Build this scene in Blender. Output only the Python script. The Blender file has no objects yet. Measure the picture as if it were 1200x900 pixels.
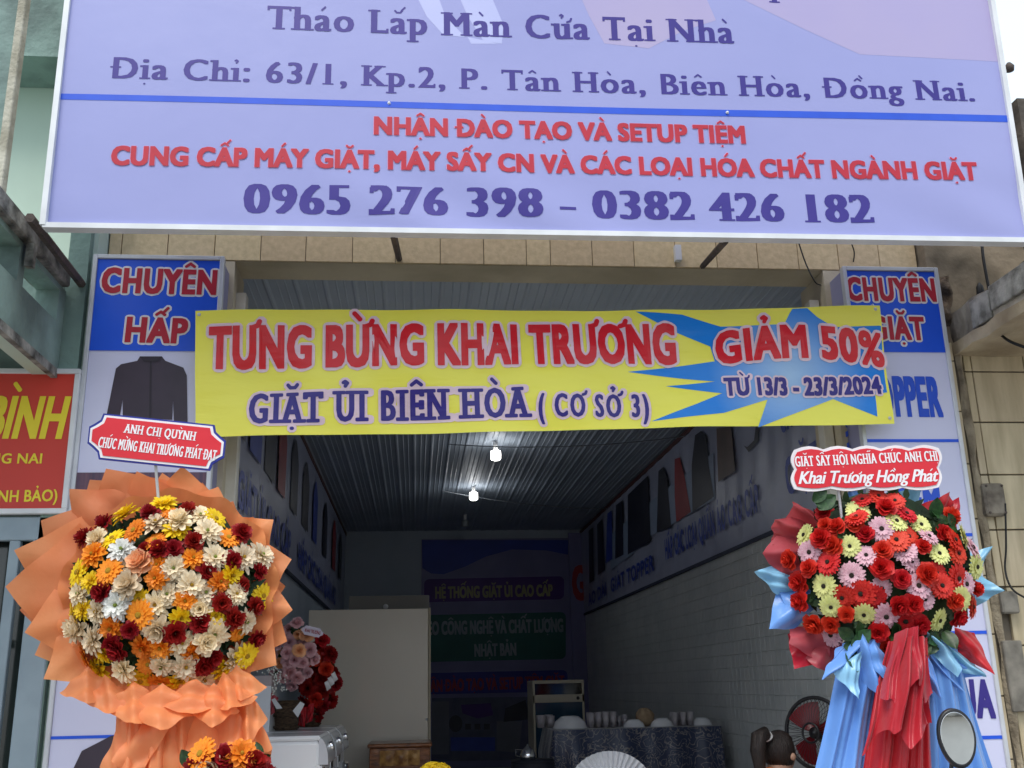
import bpy, math, random
from math import sin, cos, pi, radians
from mathutils import Vector, Matrix, geometry
random.seed(7)
scene = bpy.context.scene
col = scene.collection

# ------------------------------------------------------------------ camera
CAM = Vector((0.0, -5.0, 1.5))
RGT = Vector((0.995765, -0.089471, -0.021136))
DWN = Vector((0.004968, 0.281945, -0.959418))
FWD = Vector((0.091799, 0.955250, 0.281195))
F = 1207.2
cd = bpy.data.cameras.new('camera'); cam = bpy.data.objects.new('camera', cd); col.objects.link(cam)
m = Matrix((RGT, -DWN, -FWD)).transposed().to_4x4(); m.translation = CAM
cam.matrix_world = m
cd.sensor_width = 36.0; cd.lens = 36.0 * F / 1200.0; cd.clip_start = 0.05; cd.clip_end = 2000
scene.camera = cam
# ------------------------------------------------------------------ sky, sun, exposure
w = bpy.data.worlds.new('World'); scene.world = w; w.use_nodes = True
nt = w.node_tree; nt.nodes.clear()
sky = nt.nodes.new('ShaderNodeTexSky'); sky.sky_type = 'NISHITA'; sky.sun_disc = False
SUN_EL, SUN_ROT = radians(58), radians(205)
sky.sun_elevation = SUN_EL; sky.sun_rotation = SUN_ROT
sky.air_density = 1.0; sky.dust_density = 4.0; sky.ozone_density = 1.5
bg = nt.nodes.new('ShaderNodeBackground'); bg.inputs['Strength'].default_value = 0.15
wo = nt.nodes.new('ShaderNodeOutputWorld')
mixw = nt.nodes.new('ShaderNodeMix'); mixw.data_type = 'RGBA'          # thin bright overcast over the blue sky
tcw = nt.nodes.new('ShaderNodeTexCoord'); nw = nt.nodes.new('ShaderNodeTexNoise'); nw.inputs['Scale'].default_value = 2.2; nw.inputs['Detail'].default_value = 5
mrw = nt.nodes.new('ShaderNodeMapRange'); mrw.inputs[1].default_value = 0.3; mrw.inputs[2].default_value = 0.7; mrw.inputs[3].default_value = 0.72; mrw.inputs[4].default_value = 0.95
nt.links.new(tcw.outputs['Generated'], nw.inputs['Vector']); nt.links.new(nw.outputs['Fac'], mrw.inputs[0]); nt.links.new(mrw.outputs[0], mixw.inputs[0])
mixw.inputs[7].default_value = (3.3, 3.75, 4.2, 1); nt.links.new(sky.outputs[0], mixw.inputs[6]); nt.links.new(mixw.outputs[2], bg.inputs['Color']); nt.links.new(bg.outputs[0], wo.inputs['Surface'])
sd = bpy.data.lights.new('sun', 'SUN'); sd.energy = 1.0; sd.angle = radians(25); sd.color = (1.0, 0.95, 0.88)
so = bpy.data.objects.new('sun', sd); col.objects.link(so)
sdir = Vector((sin(SUN_ROT) * cos(SUN_EL), cos(SUN_ROT) * cos(SUN_EL), sin(SUN_EL)))
so.rotation_euler = sdir.to_track_quat('Z', 'Y').to_euler(); so.location = sdir * 40
vs = scene.view_settings; vs.view_transform = 'Standard'; vs.look = 'None'; vs.exposure = 1.2; vs.gamma = 1.0
scene.cycles.max_bounces = 8

# ------------------------------------------------------------------ helpers
def ray(px, py): return RGT * ((px - 600) / F) + DWN * ((py - 450) / F) + FWD
def atY(px, py, y): d = ray(px, py); return CAM + d * ((y - CAM.y) / d.y)
def atX(px, py, x): d = ray(px, py); return CAM + d * ((x - CAM.x) / d.x)
def atZ(px, py, z): d = ray(px, py); return CAM + d * ((z - CAM.z) / d.z)

def srgb(r, g, b):
    f = lambda c: (c / 255 / 12.92) if c <= 10 else ((c / 255 + 0.055) / 1.055) ** 2.4
    return (f(r), f(g), f(b))

MATS = {}
def mat(name, c1, c2=None, scale=4.0, rough=0.6, metal=0.0, bump=0.0, bscale=None, spec=0.4, vary=0.0,
        trans=0.0, emit=0.0, sheen=0.0, detail=6, stretch=(1, 1, 1), lo=0.35, hi=0.65, coat=0.0, sss=0.0):
    if name in MATS: return MATS[name]
    m = bpy.data.materials.new(name); m.use_nodes = True; t = m.node_tree; L = t.links
    b = t.nodes['Principled BSDF']
    b.inputs['Roughness'].default_value = rough; b.inputs['Metallic'].default_value = metal
    b.inputs['Specular IOR Level'].default_value = spec; b.inputs['Coat Weight'].default_value = coat
    if sheen: b.inputs['Sheen Weight'].default_value = sheen
    tc = t.nodes.new('ShaderNodeTexCoord'); mp = t.nodes.new('ShaderNodeMapping')
    mp.inputs['Scale'].default_value = stretch
    L.new(tc.outputs['Object'], mp.inputs[0])
    c2 = c2 or tuple(x * 0.86 for x in c1)
    n = t.nodes.new('ShaderNodeTexNoise'); n.inputs['Scale'].default_value = scale; n.inputs['Detail'].default_value = detail
    L.new(mp.outputs[0], n.inputs['Vector'])
    r = t.nodes.new('ShaderNodeValToRGB'); r.color_ramp.elements[0].position = lo; r.color_ramp.elements[1].position = hi
    r.color_ramp.elements[0].color = (*c2, 1); r.color_ramp.elements[1].color = (*c1, 1)
    L.new(n.outputs['Fac'], r.inputs[0]); out = r.outputs[0]
    if vary:
        oi = t.nodes.new('ShaderNodeObjectInfo'); hs = t.nodes.new('ShaderNodeHueSaturation')
        mr = t.nodes.new('ShaderNodeMapRange'); mr.inputs[3].default_value = 1 - vary; mr.inputs[4].default_value = 1 + vary * 0.6
        mh = t.nodes.new('ShaderNodeMapRange'); mh.inputs[3].default_value = 0.5 - vary * 0.05; mh.inputs[4].default_value = 0.5 + vary * 0.05
        L.new(oi.outputs['Random'], mr.inputs[0]); L.new(mr.outputs[0], hs.inputs['Value'])
        L.new(oi.outputs['Random'], mh.inputs[0]); L.new(mh.outputs[0], hs.inputs['Hue'])
        L.new(out, hs.inputs['Color']); out = hs.outputs[0]
    L.new(out, b.inputs['Base Color'])
    if bump:
        n2 = t.nodes.new('ShaderNodeTexNoise'); n2.inputs['Scale'].default_value = bscale or scale * 6; n2.inputs['Detail'].default_value = 8
        L.new(mp.outputs[0], n2.inputs['Vector'])
        bp = t.nodes.new('ShaderNodeBump'); bp.inputs['Strength'].default_value = bump; bp.inputs['Distance'].default_value = 0.02
        L.new(n2.outputs['Fac'], bp.inputs['Height']); L.new(bp.outputs[0], b.inputs['Normal'])
    if emit:
        b.inputs['Emission Color'].default_value = (*c1, 1); b.inputs['Emission Strength'].default_value = emit
    if sss: b.inputs['Subsurface Weight'].default_value = sss; b.inputs['Subsurface Scale'].default_value = 0.01
    if trans:
        tr = t.nodes.new('ShaderNodeBsdfTranslucent'); mx = t.nodes.new('ShaderNodeMixShader'); mx.inputs[0].default_value = trans
        L.new(out, tr.inputs[0]); L.new(b.outputs[0], mx.inputs[1]); L.new(tr.outputs[0], mx.inputs[2])
        L.new(mx.outputs[0], t.nodes['Material Output'].inputs['Surface'])
    MATS[name] = m; return m

WLOC = {}
def tag(o, label=None, cat=None, group=None, kind=None):
    if label: o['label'] = label
    if cat: o['category'] = cat
    if group: o['group'] = group
    if kind: o['kind'] = kind
    return o
def thing(name, loc, label, cat, group=None):
    o = bpy.data.objects.new(name, None); o.empty_display_size = 0.1; col.objects.link(o)
    o.location = loc; WLOC[o.name] = Vector(loc)
    return tag(o, label, cat, group)

class MB:
    def __init__(s): s.v = []; s.f = []; s.mi = []; s.sm = []
    def add(s, vs, fs, mi=0, smooth=False):
        n = len(s.v); s.v += [tuple(v) for v in vs]
        for f in fs: s.f.append(tuple(n + i for i in f)); s.mi.append(mi); s.sm.append(smooth)
        return s
    def box(s, x0, x1, y0, y1, z0, z1, mi=0, bev=0.0):
        if bev <= 0:
            vs = [(x, y, z) for z in (z0, z1) for y in (y0, y1) for x in (x0, x1)]
            return s.add(vs, [(0, 2, 3, 1), (4, 5, 7, 6), (0, 1, 5, 4), (2, 6, 7, 3), (0, 4, 6, 2), (1, 3, 7, 5)], mi)
        # chamfered box: 24 vertices
        b = bev; V = []; idx = {}
        X = (x0, x1); Yy = (y0, y1); Zz = (z0, z1)
        for i in (0, 1):
            for j in (0, 1):
                for k in (0, 1):
                    sx = b if i == 0 else -b; sy = b if j == 0 else -b; sz = b if k == 0 else -b
                    for ax, p in (('x', (X[i], Yy[j] + sy, Zz[k] + sz)), ('y', (X[i] + sx, Yy[j], Zz[k] + sz)), ('z', (X[i] + sx, Yy[j] + sy, Zz[k]))):
                        idx[(i, j, k, ax)] = len(V); V.append(p)
        g = lambda i, j, k, a: idx[(i, j, k, a)]
        Fs = []
        Fs.append((g(0,0,0,'x'), g(0,0,1,'x'), g(0,1,1,'x'), g(0,1,0,'x'))); Fs.append((g(1,0,0,'x'), g(1,1,0,'x'), g(1,1,1,'x'), g(1,0,1,'x')))
        Fs.append((g(0,0,0,'y'), g(1,0,0,'y'), g(1,0,1,'y'), g(0,0,1,'y'))); Fs.append((g(0,1,0,'y'), g(0,1,1,'y'), g(1,1,1,'y'), g(1,1,0,'y')))
        Fs.append((g(0,0,0,'z'), g(0,1,0,'z'), g(1,1,0,'z'), g(1,0,0,'z'))); Fs.append((g(0,0,1,'z'), g(1,0,1,'z'), g(1,1,1,'z'), g(0,1,1,'z')))
        for i in (0, 1):
            for j in (0, 1):
                Fs.append((g(i,j,0,'x'), g(i,j,0,'y'), g(i,j,1,'y'), g(i,j,1,'x')))
                Fs.append((g(i,0,j,'x'), g(i,0,j,'z'), g(i,1,j,'z'), g(i,1,j,'x')))
                Fs.append((g(0,i,j,'y'), g(0,i,j,'z'), g(1,i,j,'z'), g(1,i,j,'y')))
                for k in (0, 1): Fs.append((g(i,j,k,'x'), g(i,j,k,'y'), g(i,j,k,'z')))
        return s.add(V, Fs, mi)
    def tube(s, pts, r, n=8, mi=0, cap=True, smooth=True):
        pts = [Vector(p) for p in pts]; rr = r if isinstance(r, (list, tuple)) else [r] * len(pts)
        V = []; Fs = []; up = None
        for i, p in enumerate(pts):
            d = (pts[min(i + 1, len(pts) - 1)] - pts[max(i - 1, 0)]).normalized()
            if up is None: up = Vector((0, 0, 1)) if abs(d.z) < 0.9 else Vector((1, 0, 0))
            a = d.cross(up).normalized(); b = a.cross(d).normalized(); up = b
            for k in range(n):
                t = 2 * pi * k / n; V.append(p + (a * cos(t) + b * sin(t)) * rr[i])
        for i in range(len(pts) - 1):
            for k in range(n):
                k2 = (k + 1) % n; Fs.append((i * n + k, i * n + k2, (i + 1) * n + k2, (i + 1) * n + k))
        s.add(V, Fs, mi, smooth)
        if cap:
            s.add(V[:n], [tuple(range(n))], mi); s.add(V[-n:], [tuple(reversed(range(n)))], mi)
        return s
    def lathe(s, prof, center, n=24, mi=0, smooth=True, axis=None, wob=None):
        c = Vector(center); q = axis.to_track_quat('Z', 'Y') if axis else None
        V = []; Fs = []
        for i, (r, z) in enumerate(prof):
            for k in range(n):
                t = 2 * pi * k / n; rr = r * (wob(t, i) if wob else 1)
                p = Vector((rr * cos(t), rr * sin(t), z))
                if q: p = q @ p
                V.append(c + p)
        for i in range(len(prof) - 1):
            for k in range(n):
                k2 = (k + 1) % n; Fs.append((i * n + k, i * n + k2, (i + 1) * n + k2, (i + 1) * n + k))
        return s.add(V, Fs, mi, smooth)
    def grid(s, fn, nu, nv, mi=0, smooth=True):
        V = [fn(i / nu, j / nv) for j in range(nv + 1) for i in range(nu + 1)]
        Fs = [(j * (nu + 1) + i, j * (nu + 1) + i + 1, (j + 1) * (nu + 1) + i + 1, (j + 1) * (nu + 1) + i) for j in range(nv) for i in range(nu)]
        return s.add(V, Fs, mi, smooth)
    def prism(s, poly, ext, mi=0):      # poly: 3D points, ext: vector
        n = len(poly); P = [Vector(p) for p in poly]; Q = [p + Vector(ext) for p in P]
        tr = geometry.tessellate_polygon([P])
        s.add(P + Q, [tuple(t) for t in tr] + [tuple(n + i for i in reversed(t)) for t in tr] + [(i, (i + 1) % n, n + (i + 1) % n, n + i) for i in range(n)], mi)
        return s
    def build(s, name, mats, parent=None, local=False):
        me = bpy.data.meshes.new(name)
        off = Vector((0, 0, 0))
        if parent is not None and not local: off = WLOC[parent.name]
        me.from_pydata([(v[0] - off.x, v[1] - off.y, v[2] - off.z) for v in s.v], [], s.f)
        if not isinstance(mats, (list, tuple)): mats = [mats]
        for m_ in mats: me.materials.append(m_)
        me.polygons.foreach_set('material_index', s.mi); me.polygons.foreach_set('use_smooth', s.sm)
        me.validate(); me.update()
        o = bpy.data.objects.new(name, me); col.objects.link(o)
        if parent is not None: o.parent = parent
        WLOC[o.name] = off if parent is not None else Vector((0, 0, 0))
        return o
def struct(name, mb, mats): o = mb.build(name, mats); o['kind'] = 'structure'; return o
def inst(src_mesh, name, mw, parent):          # a copy sharing mesh data; mw is the world matrix
    o = bpy.data.objects.new(name, src_mesh); col.objects.link(o); o.parent = parent
    m2 = mw.copy(); m2.translation = mw.translation - WLOC[parent.name]
    o.matrix_local = m2; return o
def mesh_of(mb, name, mats):
    o = mb.build(name, mats); me = o.data; bpy.data.objects.remove(o); return me

# ------------------------------------------------------------------ lettering
import unicodedata
MK = {'\u0301': 'acute', '\u0300': 'grave', '\u0309': 'hook', '\u0303': 'tilde', '\u0323': 'dot', '\u0302': 'circ', '\u0306': 'breve', '\u031b': 'horn'}
def split_char(ch):
    if ch == 'Đ': return 'D', ['bar']
    if ch == 'đ': return 'd', ['bar']
    d = unicodedata.normalize('NFD', ch); b = d[0]; ms = [MK[c] for c in d[1:] if c in MK]
    if b == 'i' and any(m_ not in ('dot',) for m_ in ms): b = 'ı'
    return b, ms
def mark_lines(b, ms, x0, x1):
    # polylines in cap-height units for the marks of a letter whose ink spans x0..x1
    cx = (x0 + x1) / 2; low = b.islower() or b == 'ı'; y = 0.83 if low else 1.1; out = []; k = 0.75 if low else 0.9
    two = 'circ' in ms or 'breve' in ms
    if 'circ' in ms: out.append([(cx - .17 * k, y), (cx, y + .13 * k), (cx + .17 * k, y)])
    if 'breve' in ms: out.append([(cx - .16 * k, y + .12 * k), (cx - .08 * k, y + .02), (cx + .08 * k, y + .02), (cx + .16 * k, y + .12 * k)])
    ax, ay = (cx + .2 * k, y + .14 * k) if two else (cx, y + .01)
    if 'acute' in ms: out.append([(ax - .06 * k, ay), (ax + .08 * k, ay + .16 * k)])
    if 'grave' in ms: out.append([(ax + .06 * k, ay), (ax - .08 * k, ay + .16 * k)])
    if 'hook' in ms: out.append([(ax, ay), (ax + .02, ay + .05 * k), (ax + .07 * k, ay + .11 * k), (ax, ay + .17 * k), (ax - .07 * k, ay + .13 * k)])
    if 'tilde' in ms: out.append([(ax - .16 * k, ay), (ax - .07 * k, ay + .08 * k), (ax + .07 * k, ay + .02), (ax + .16 * k, ay + .1 * k)])
    if 'dot' in ms: out.append([(cx - .01, -.2), (cx + .01, -.2)])
    if 'horn' in ms:
        h = 0.72 if low else 0.97
        out.append([(x1 - .06, h - .04), (x1 + .05, h), (x1 + .09, h + .1)])
    if 'bar' in ms: out.append([(x0 - .1, .5), (x0 + .25, .5)] if not low else [(x1 - .3, .86), (x1 + .08, .86)])
    return out
_gc = {}; _adv = {}
_tc = bpy.data.curves.new('glyph', 'FONT'); _tc.size = 1.0 / 0.727; _tc.resolution_u = 3
_to = bpy.data.objects.new('glyph', _tc); col.objects.link(_to)
def _txt(body, off=0.0):
    _tc.body = body; _tc.offset = off
    dg = bpy.context.evaluated_depsgraph_get(); dg.update()
    me = bpy.data.meshes.new_from_object(_to.evaluated_get(dg))
    vs = [(v.co.x, v.co.y) for v in me.vertices]; fs = [tuple(p.vertices) for p in me.polygons]
    bpy.data.meshes.remove(me)
    return vs, fs
def _width(body):
    vs, _ = _txt(body); xs = [v[0] for v in vs]; return max(xs) - min(xs)
_pipe = _width('||')
def adv(ch):
    ch = split_char(ch)[0]
    if ch not in _adv: _adv[ch] = 0.36 if ch == ' ' else _width('|' + ch + '|') - _pipe
    return _adv[ch]
def base_glyph(ch, off):
    k = (ch, off)
    if k not in _gc:
        vs, fs = _txt(ch, off)
        q = {}; mp = []; vv = []                    # merge duplicate vertices
        for v in vs:
            key = (round(v[0], 4), round(v[1], 4))
            if key not in q: q[key] = len(vv); vv.append(v)
            mp.append(q[key])
        ff = [tuple(mp[i] for i in f) for f in fs]; ff = [f for f in ff if len(set(f)) > 2]
        es = {}
        for f in ff:
            a = sum(vv[f[i]][0] * vv[f[(i + 1) % len(f)]][1] - vv[f[(i + 1) % len(f)]][0] * vv[f[i]][1] for i in range(len(f)))
            if a < 0: f = f[::-1]
            for i in range(len(f)): es[(f[i], f[(i + 1) % len(f)])] = 1
        bd = [e for e in es if (e[1], e[0]) not in es]
        _gc[k] = (vv, ff, bd)
    return _gc[k]
def hull(pts):
    pts = sorted(set(pts))
    if len(pts) < 3: return pts
    def half(ps):
        h = []
        for p in ps:
            while len(h) > 1 and (h[-1][0] - h[-2][0]) * (p[1] - h[-2][1]) - (h[-1][1] - h[-2][1]) * (p[0] - h[-2][0]) <= 1e-9: h.pop()
            h.append(p)
        return h
    a = half(pts); b = half(pts[::-1]); return a[:-1] + b[:-1]
def kernel(rx, ry, rnd):
    if not rnd: return [(-rx, -ry), (rx, -ry), (rx, ry), (-rx, ry)]
    return [(rx * cos(2 * pi * i / 10 + .3), ry * sin(2 * pi * i / 10 + .3)) for i in range(10)]
NOTOP = set('acegoqszCGOQS0235689,.:-()%/?')
def serifs(ch, vv, bd, rx, xs):
    out = []; t = 0.055; low = ch.islower() or ch in 'áàảãạăắằẳẵặâấầẩẫậđéèẻẽẹêếềểễệíìỉĩịóòỏõọôốồổỗộơớờởỡợúùủũụưứừửữựýỳỷỹỵ'
    if ch in ',.:-()%/6890335SCGOQacegos': return out
    xk = min(1.0, xs * 1.25)
    if ch in '14':
        st = [v[0] * xs for v in vv if v[1] < .1]
        if st: out.append([(min(st) - rx - .1 * xk, 0), (max(st) + rx + .1 * xk, 0), (max(st) + rx + .1 * xk, t), (min(st) - rx - .1 * xk, t)])
        return out
    segs = []
    for a, b in bd:
        (x0, y0), (x1, y1) = vv[a], vv[b]
        segs.append((x0 * xs, y0, x1 * xs, y1))
    for x0, y0, x1, y1 in segs:
        L = abs(x1 - x0); down = x1 > x0
        if abs(y1 - y0) < 0.012 and 0.02 < L < 0.2 * max(xs, .6):
            xa, xb = min(x0, x1) - rx, max(x0, x1) + rx
            if down and (abs(y0) < 0.03 or (y0 < -0.15 and ch in 'pqg')):
                if ch in 'at,' : continue
                out.append([(xa - .1 * xk, y0 - .005), (xb + .1 * xk, y0 - .005), (xb + .1 * xk, y0 + t), (xa - .1 * xk, y0 + t)])
            elif not down and y0 > 0.5:
                if ch in 'ij' or low:
                    if ch in 'vwxy' : out.append([(xa - .07 * xk, y0 - t), (xb + .07 * xk, y0 - t), (xb + .07 * xk, y0), (xa - .07 * xk, y0)])
                    elif ch not in 'tg' and y0 < 1.12 and not (ch in 'iìíịỉ' and y0 > .85): out.append([(xa - .1 * xk, y0 - t * 1.3), (xb, y0 - t * 1.3), (xb, y0), (xa - .1 * xk, y0)])
                elif 0.9 < y0 < 1.1 and ch not in 'T1':
                    out.append([(xa - .1 * xk, y0 - t), (xb + .1 * xk, y0 - t), (xb + .1 * xk, y0), (xa - .1 * xk, y0)])
        if abs(x1 - x0) < 0.012 and 0.02 < abs(y1 - y0) < 0.16 and ch in 'TELFẾÊẸZ27':
            ym = (y0 + y1) / 2; x = x0; sgn = 1 if y1 > y0 else -1        # sgn>0: faces right
            dy = -0.17 if ym > 0.7 else (0.17 if ym < 0.3 else 0)
            if dy == 0: out.append([(x - sgn * .03, ym - .12), (x + sgn * (rx), ym - .12), (x + sgn * rx, ym + .12), (x - sgn * .03, ym + .12)])
            else:
                ye = max(y0, y1) if dy < 0 else min(y0, y1)
                out.append([(x - sgn * .05, ye), (x + sgn * rx, ye), (x + sgn * rx, ye + dy), (x - sgn * .01, ye + dy)])
    return out
def glyph(ch, xs, rx, ry, off, rnd, serif, mw=.05):
    xs = round(xs, 2); k = (ch, xs, rx, ry, off, rnd, serif, mw)
    if k in _gc: return _gc[k]
    ch, marks = split_char(ch)
    vv, ff, bd = base_glyph(ch, off)
    V = []; Fs = []
    def addp(poly):
        a = sum(poly[i][0] * poly[(i + 1) % len(poly)][1] - poly[(i + 1) % len(poly)][0] * poly[i][1] for i in range(len(poly)))
        if abs(a) < 1e-7: return
        if a < 0: poly = poly[::-1]
        n = len(V); V.extend(Vector(p) for p in poly); Fs.append(list(range(n, n + len(poly))))
    for f in ff: addp([(vv[i][0] * xs, vv[i][1]) for i in f])
    K = kernel(rx, ry, rnd)
    if rx > 0:
        for a, b in bd:
            A = (vv[a][0] * xs, vv[a][1]); B = (vv[b][0] * xs, vv[b][1])
            addp(hull([(A[0] + p[0], A[1] + p[1]) for p in K] + [(B[0] + p[0], B[1] + p[1]) for p in K]))
    if serif:
        for s in serifs(ch, vv, bd, rx, xs):
            g = rnd * 1.0
            addp(hull([(p[0] + q[0] * g, p[1] + q[1] * g) for p in s for q in K]) if rnd else s)
    if marks:
        K2 = [(mw * cos(2 * pi * i / 8 + .39), mw * sin(2 * pi * i / 8 + .39)) for i in range(8)]
        for ln in mark_lines(ch, marks, min(v[0] for v in vv) * xs - rx * .5, max(v[0] for v in vv) * xs + rx * .5):
            for A, B in zip(ln, ln[1:]):
                addp(hull([(A[0] + p[0], A[1] + p[1]) for p in K2] + [(B[0] + p[0], B[1] + p[1]) for p in K2]))
    if not V: _gc[k] = ([], []); return _gc[k]
    r = geometry.delaunay_2d_cdt(V, [], Fs, 0, 1e-5)
    _gc[k] = ([(v.x, v.y) for v in r[0]], [tuple(f) for f, og in zip(r[2], r[5]) if og])
    return _gc[k]
STY = {  # rx, ry, offset, round, serif, tracking, half width of the accent strokes
    'sans':   dict(rx=.065, ry=.045, off=0, rnd=0, serif=0, tr=.04, mw=.05),
    'heavy':  dict(rx=.06, ry=.045, off=0, rnd=0, serif=0, tr=.07, mw=.06),
    'slab':   dict(rx=.06, ry=.01, off=-.014, rnd=0, serif=.03, tr=.11, mw=.035),
    'schoolbold': dict(rx=.1, ry=.006, off=-.022, rnd=0, serif=.05, tr=.10, mw=.05),
    'cooper': dict(rx=.07, ry=.03, off=-.01, rnd=1, serif=.03, tr=.22, mw=.06),
    'wall':   dict(rx=.05, ry=.04, off=0, rnd=0, serif=0, tr=.17, mw=.05),
    'plain':  dict(rx=.03, ry=.02, off=0, rnd=0, serif=0, tr=.03, mw=.045),
    'script': dict(rx=.045, ry=.012, off=0, rnd=1, serif=.0, tr=-.02, shear=.35, mw=.045),
    'italic': dict(rx=.05, ry=.03, off=0, rnd=0, serif=0, tr=.03, shear=.12, mw=.05),
}
def lettering(text, p0, p1, cap, style, mt, parent, nrm, halo=None, lift=0.003, warp=None, name='lettering', up=None, arc=0.0):
    """text between the baseline points p0 and p1 (world), cap height in metres"""
    S = STY[style]; p0 = Vector(p0); p1 = Vector(p1); U = (p1 - p0); W = U.length; U.normalize()
    N = Vector(nrm).normalized(); Vv = N.cross(U).normalized()
    total = W / cap; n = len(text); tr = S['tr']
    sa = sum(adv(c) for c in text)
    tr *= min(1.0, total / (sa + n * tr)); xs = max(0.2, (total - n * tr) / (sa - 0.12)); kx = min(1.0, .25 + .8 * xs)
    res = []
    layers = []
    if halo: layers.append(('lettering_outline', halo[1], halo[0], lift * .6))
    layers.append((name, mt, 0.0, lift * .6 + (0.0024 if halo else 0)))
    for lname, lm, h, lf in layers:
        mb = MB(); x = tr / 2 - 0.06 * xs
        for i, c in enumerate(text):
            a = adv(c) * xs
            if c != ' ':
                rnd = 1 if h else S['rnd']
                vs, fs = glyph(c, xs, round(S['rx'] * kx * (.55 if c == '%' else 1) + h, 3), round(S['ry'] + h, 3), S['off'], rnd, S['serif'] if not (c in 'MNVAÀÁẢẠ' and xs < .55) else 0, round(S.get('mw', .05) + h, 3))
                cx = x + tr / 2 * 1
                sh = S.get('shear', 0)
                P = []
                for gx, gy in vs:
                    u = (gx + cx + sh * gy) * cap; v = gy * cap
                    if arc: t = u / W; v += arc * (1 - (2 * t - 1) ** 2)
                    q = p0 + U * u + Vv * v
                    if warp: q = warp(q)
                    P.append(q + N * (lf + (i % 3) * 0.0003))
                mb.add(P, fs)
            x += a + tr
        res.append(mb.build(lname, lm, parent))
    return res
def flat(poly, N, lift, mt, parent, name, warp=None, res=0.0):
    P = [Vector(p) for p in poly]; tr = geometry.tessellate_polygon([P]); N = Vector(N)
    nn = Vector((0, 0, 0))
    for i in range(len(P)): nn += P[i].cross(P[(i + 1) % len(P)])
    mb = MB()
    if res:
        # cut into a fine sheet so that it follows a curved surface
        U = Vector((1, 0, 0)); pts2 = [Vector((p.x, p.z)) for p in P]; y = P[0].y
        x0, x1 = min(p.x for p in pts2), max(p.x for p in pts2); z0, z1 = min(p.y for p in pts2), max(p.y for p in pts2)
        pp = []
        for i in range(len(pts2)):
            a, b = pts2[i], pts2[(i + 1) % len(pts2)]; kk = max(1, int((b - a).length / res))
            pp += [a.lerp(b, t / kk) for t in range(kk)]
        pts2 = pp
        V2 = list(pts2); F2 = [list(range(len(pts2)))]
        i0 = x0 + res / 2
        while i0 < x1:
            j0 = z0 + res / 2
            while j0 < z1: V2.append(Vector((i0, j0))); j0 += res
            i0 += res
        r = geometry.delaunay_2d_cdt(V2, [], F2, 1, 1e-5)
        Q = [Vector((v.x, y, v.y)) for v in r[0]]
        mb.add([(warp(q) if warp else q) + N * lift for q in Q], [tuple(f) for f in r[2]])
    else:
        mb.add([p + N * lift for p in P], [tuple(t) for t in tr])
    return mb.build(name, mt, parent)
# ------------------------------------------------------------------ materials
M_ASPH = mat('asphalt', (.06, .06, .058), (.04, .04, .04), 9, .9, bump=.4, bscale=120)
M_PAVE = mat('pavement_concrete', (.48, .46, .42), (.38, .36, .33), 3, .85, bump=.3, bscale=60)
M_CONC = mat('stained_concrete', (.30, .29, .26), (.10, .095, .085), 3.5, .9, bump=.6, bscale=30, stretch=(1, 1, .5))
M_WHITEP = mat('white_plaster', (.62, .62, .60), (.5, .5, .49), 2, .8, bump=.1)
M_CREAM = mat('cream_plaster', (.56, .50, .38), (.42, .37, .27), 2.5, .8, bump=.2, bscale=20)
M_TILE = mat('beige_facade_tile', (.70, .56, .34), (.58, .46, .27), 30, .42, vary=.09, bump=.12, bscale=50)
M_TILE2 = mat('sandy_marble_tile', (.64, .54, .36), (.46, .38, .24), 5, .4, vary=.08, bump=.1, stretch=(3, 3, .5))
M_GROUT = mat('dark_grout', (.20, .17, .13), None, 20, .95)
M_TEAL = mat('old_green_paint', (.29, .43, .37), (.19, .28, .25), 2.2, .85, bump=.35, bscale=25, hi=.75)
M_TEALD = mat('weathered_green_wall', (.24, .34, .31), (.11, .15, .14), 3, .9, bump=.5, bscale=22)
M_MINT = mat('mint_wall_paint', (.54, .67, .58), (.48, .60, .52), 1.5, .8, bump=.08)
M_MOULD = mat('mouldy_coping', (.35, .34, .31), (.045, .045, .042), 9, .95, bump=.8, bscale=40)
M_STEEL = mat('white_steel_frame', (.72, .74, .76), (.62, .64, .66), 6, .4)
M_RUST = mat('rusty_brown_steel', (.10, .075, .065), (.05, .04, .035), 12, .7, bump=.3)
M_CABLE = mat('black_cable', (.012, .012, .013), None, 5, .5)

# ------------------------------------------------------------------ ground
mb = MB(); mb.grid(lambda u, v: (-300 + 600 * u, -300 + 600 * v, 0.0), 2, 2, smooth=False); struct('ground', mb, M_PAVE)
mb = MB(); mb.grid(lambda u, v: (-60 + 120 * u, -13 + 10.2 * v, 0.004), 2, 2, smooth=False); struct('road', mb, M_ASPH)
mb = MB(); mb.box(-60, 60, -2.8, 0.2, 0.008, 0.12, bev=.01); struct('pavement', mb, M_PAVE)
mb = MB(); mb.box(-60, 60, -15, -13, 0.008, 0.12, bev=.01); struct('pavement', mb, M_PAVE)
M_PAINT = mat('road_paint', (.7, .7, .66), (.5, .5, .47), 8, .7)
for i in range(-6, 7):
    mb = MB(); mb.box(i * 6, i * 6 + 3, -8.0, -7.88, 0.005, 0.009); struct('road_marking', mb, M_PAINT)

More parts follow.
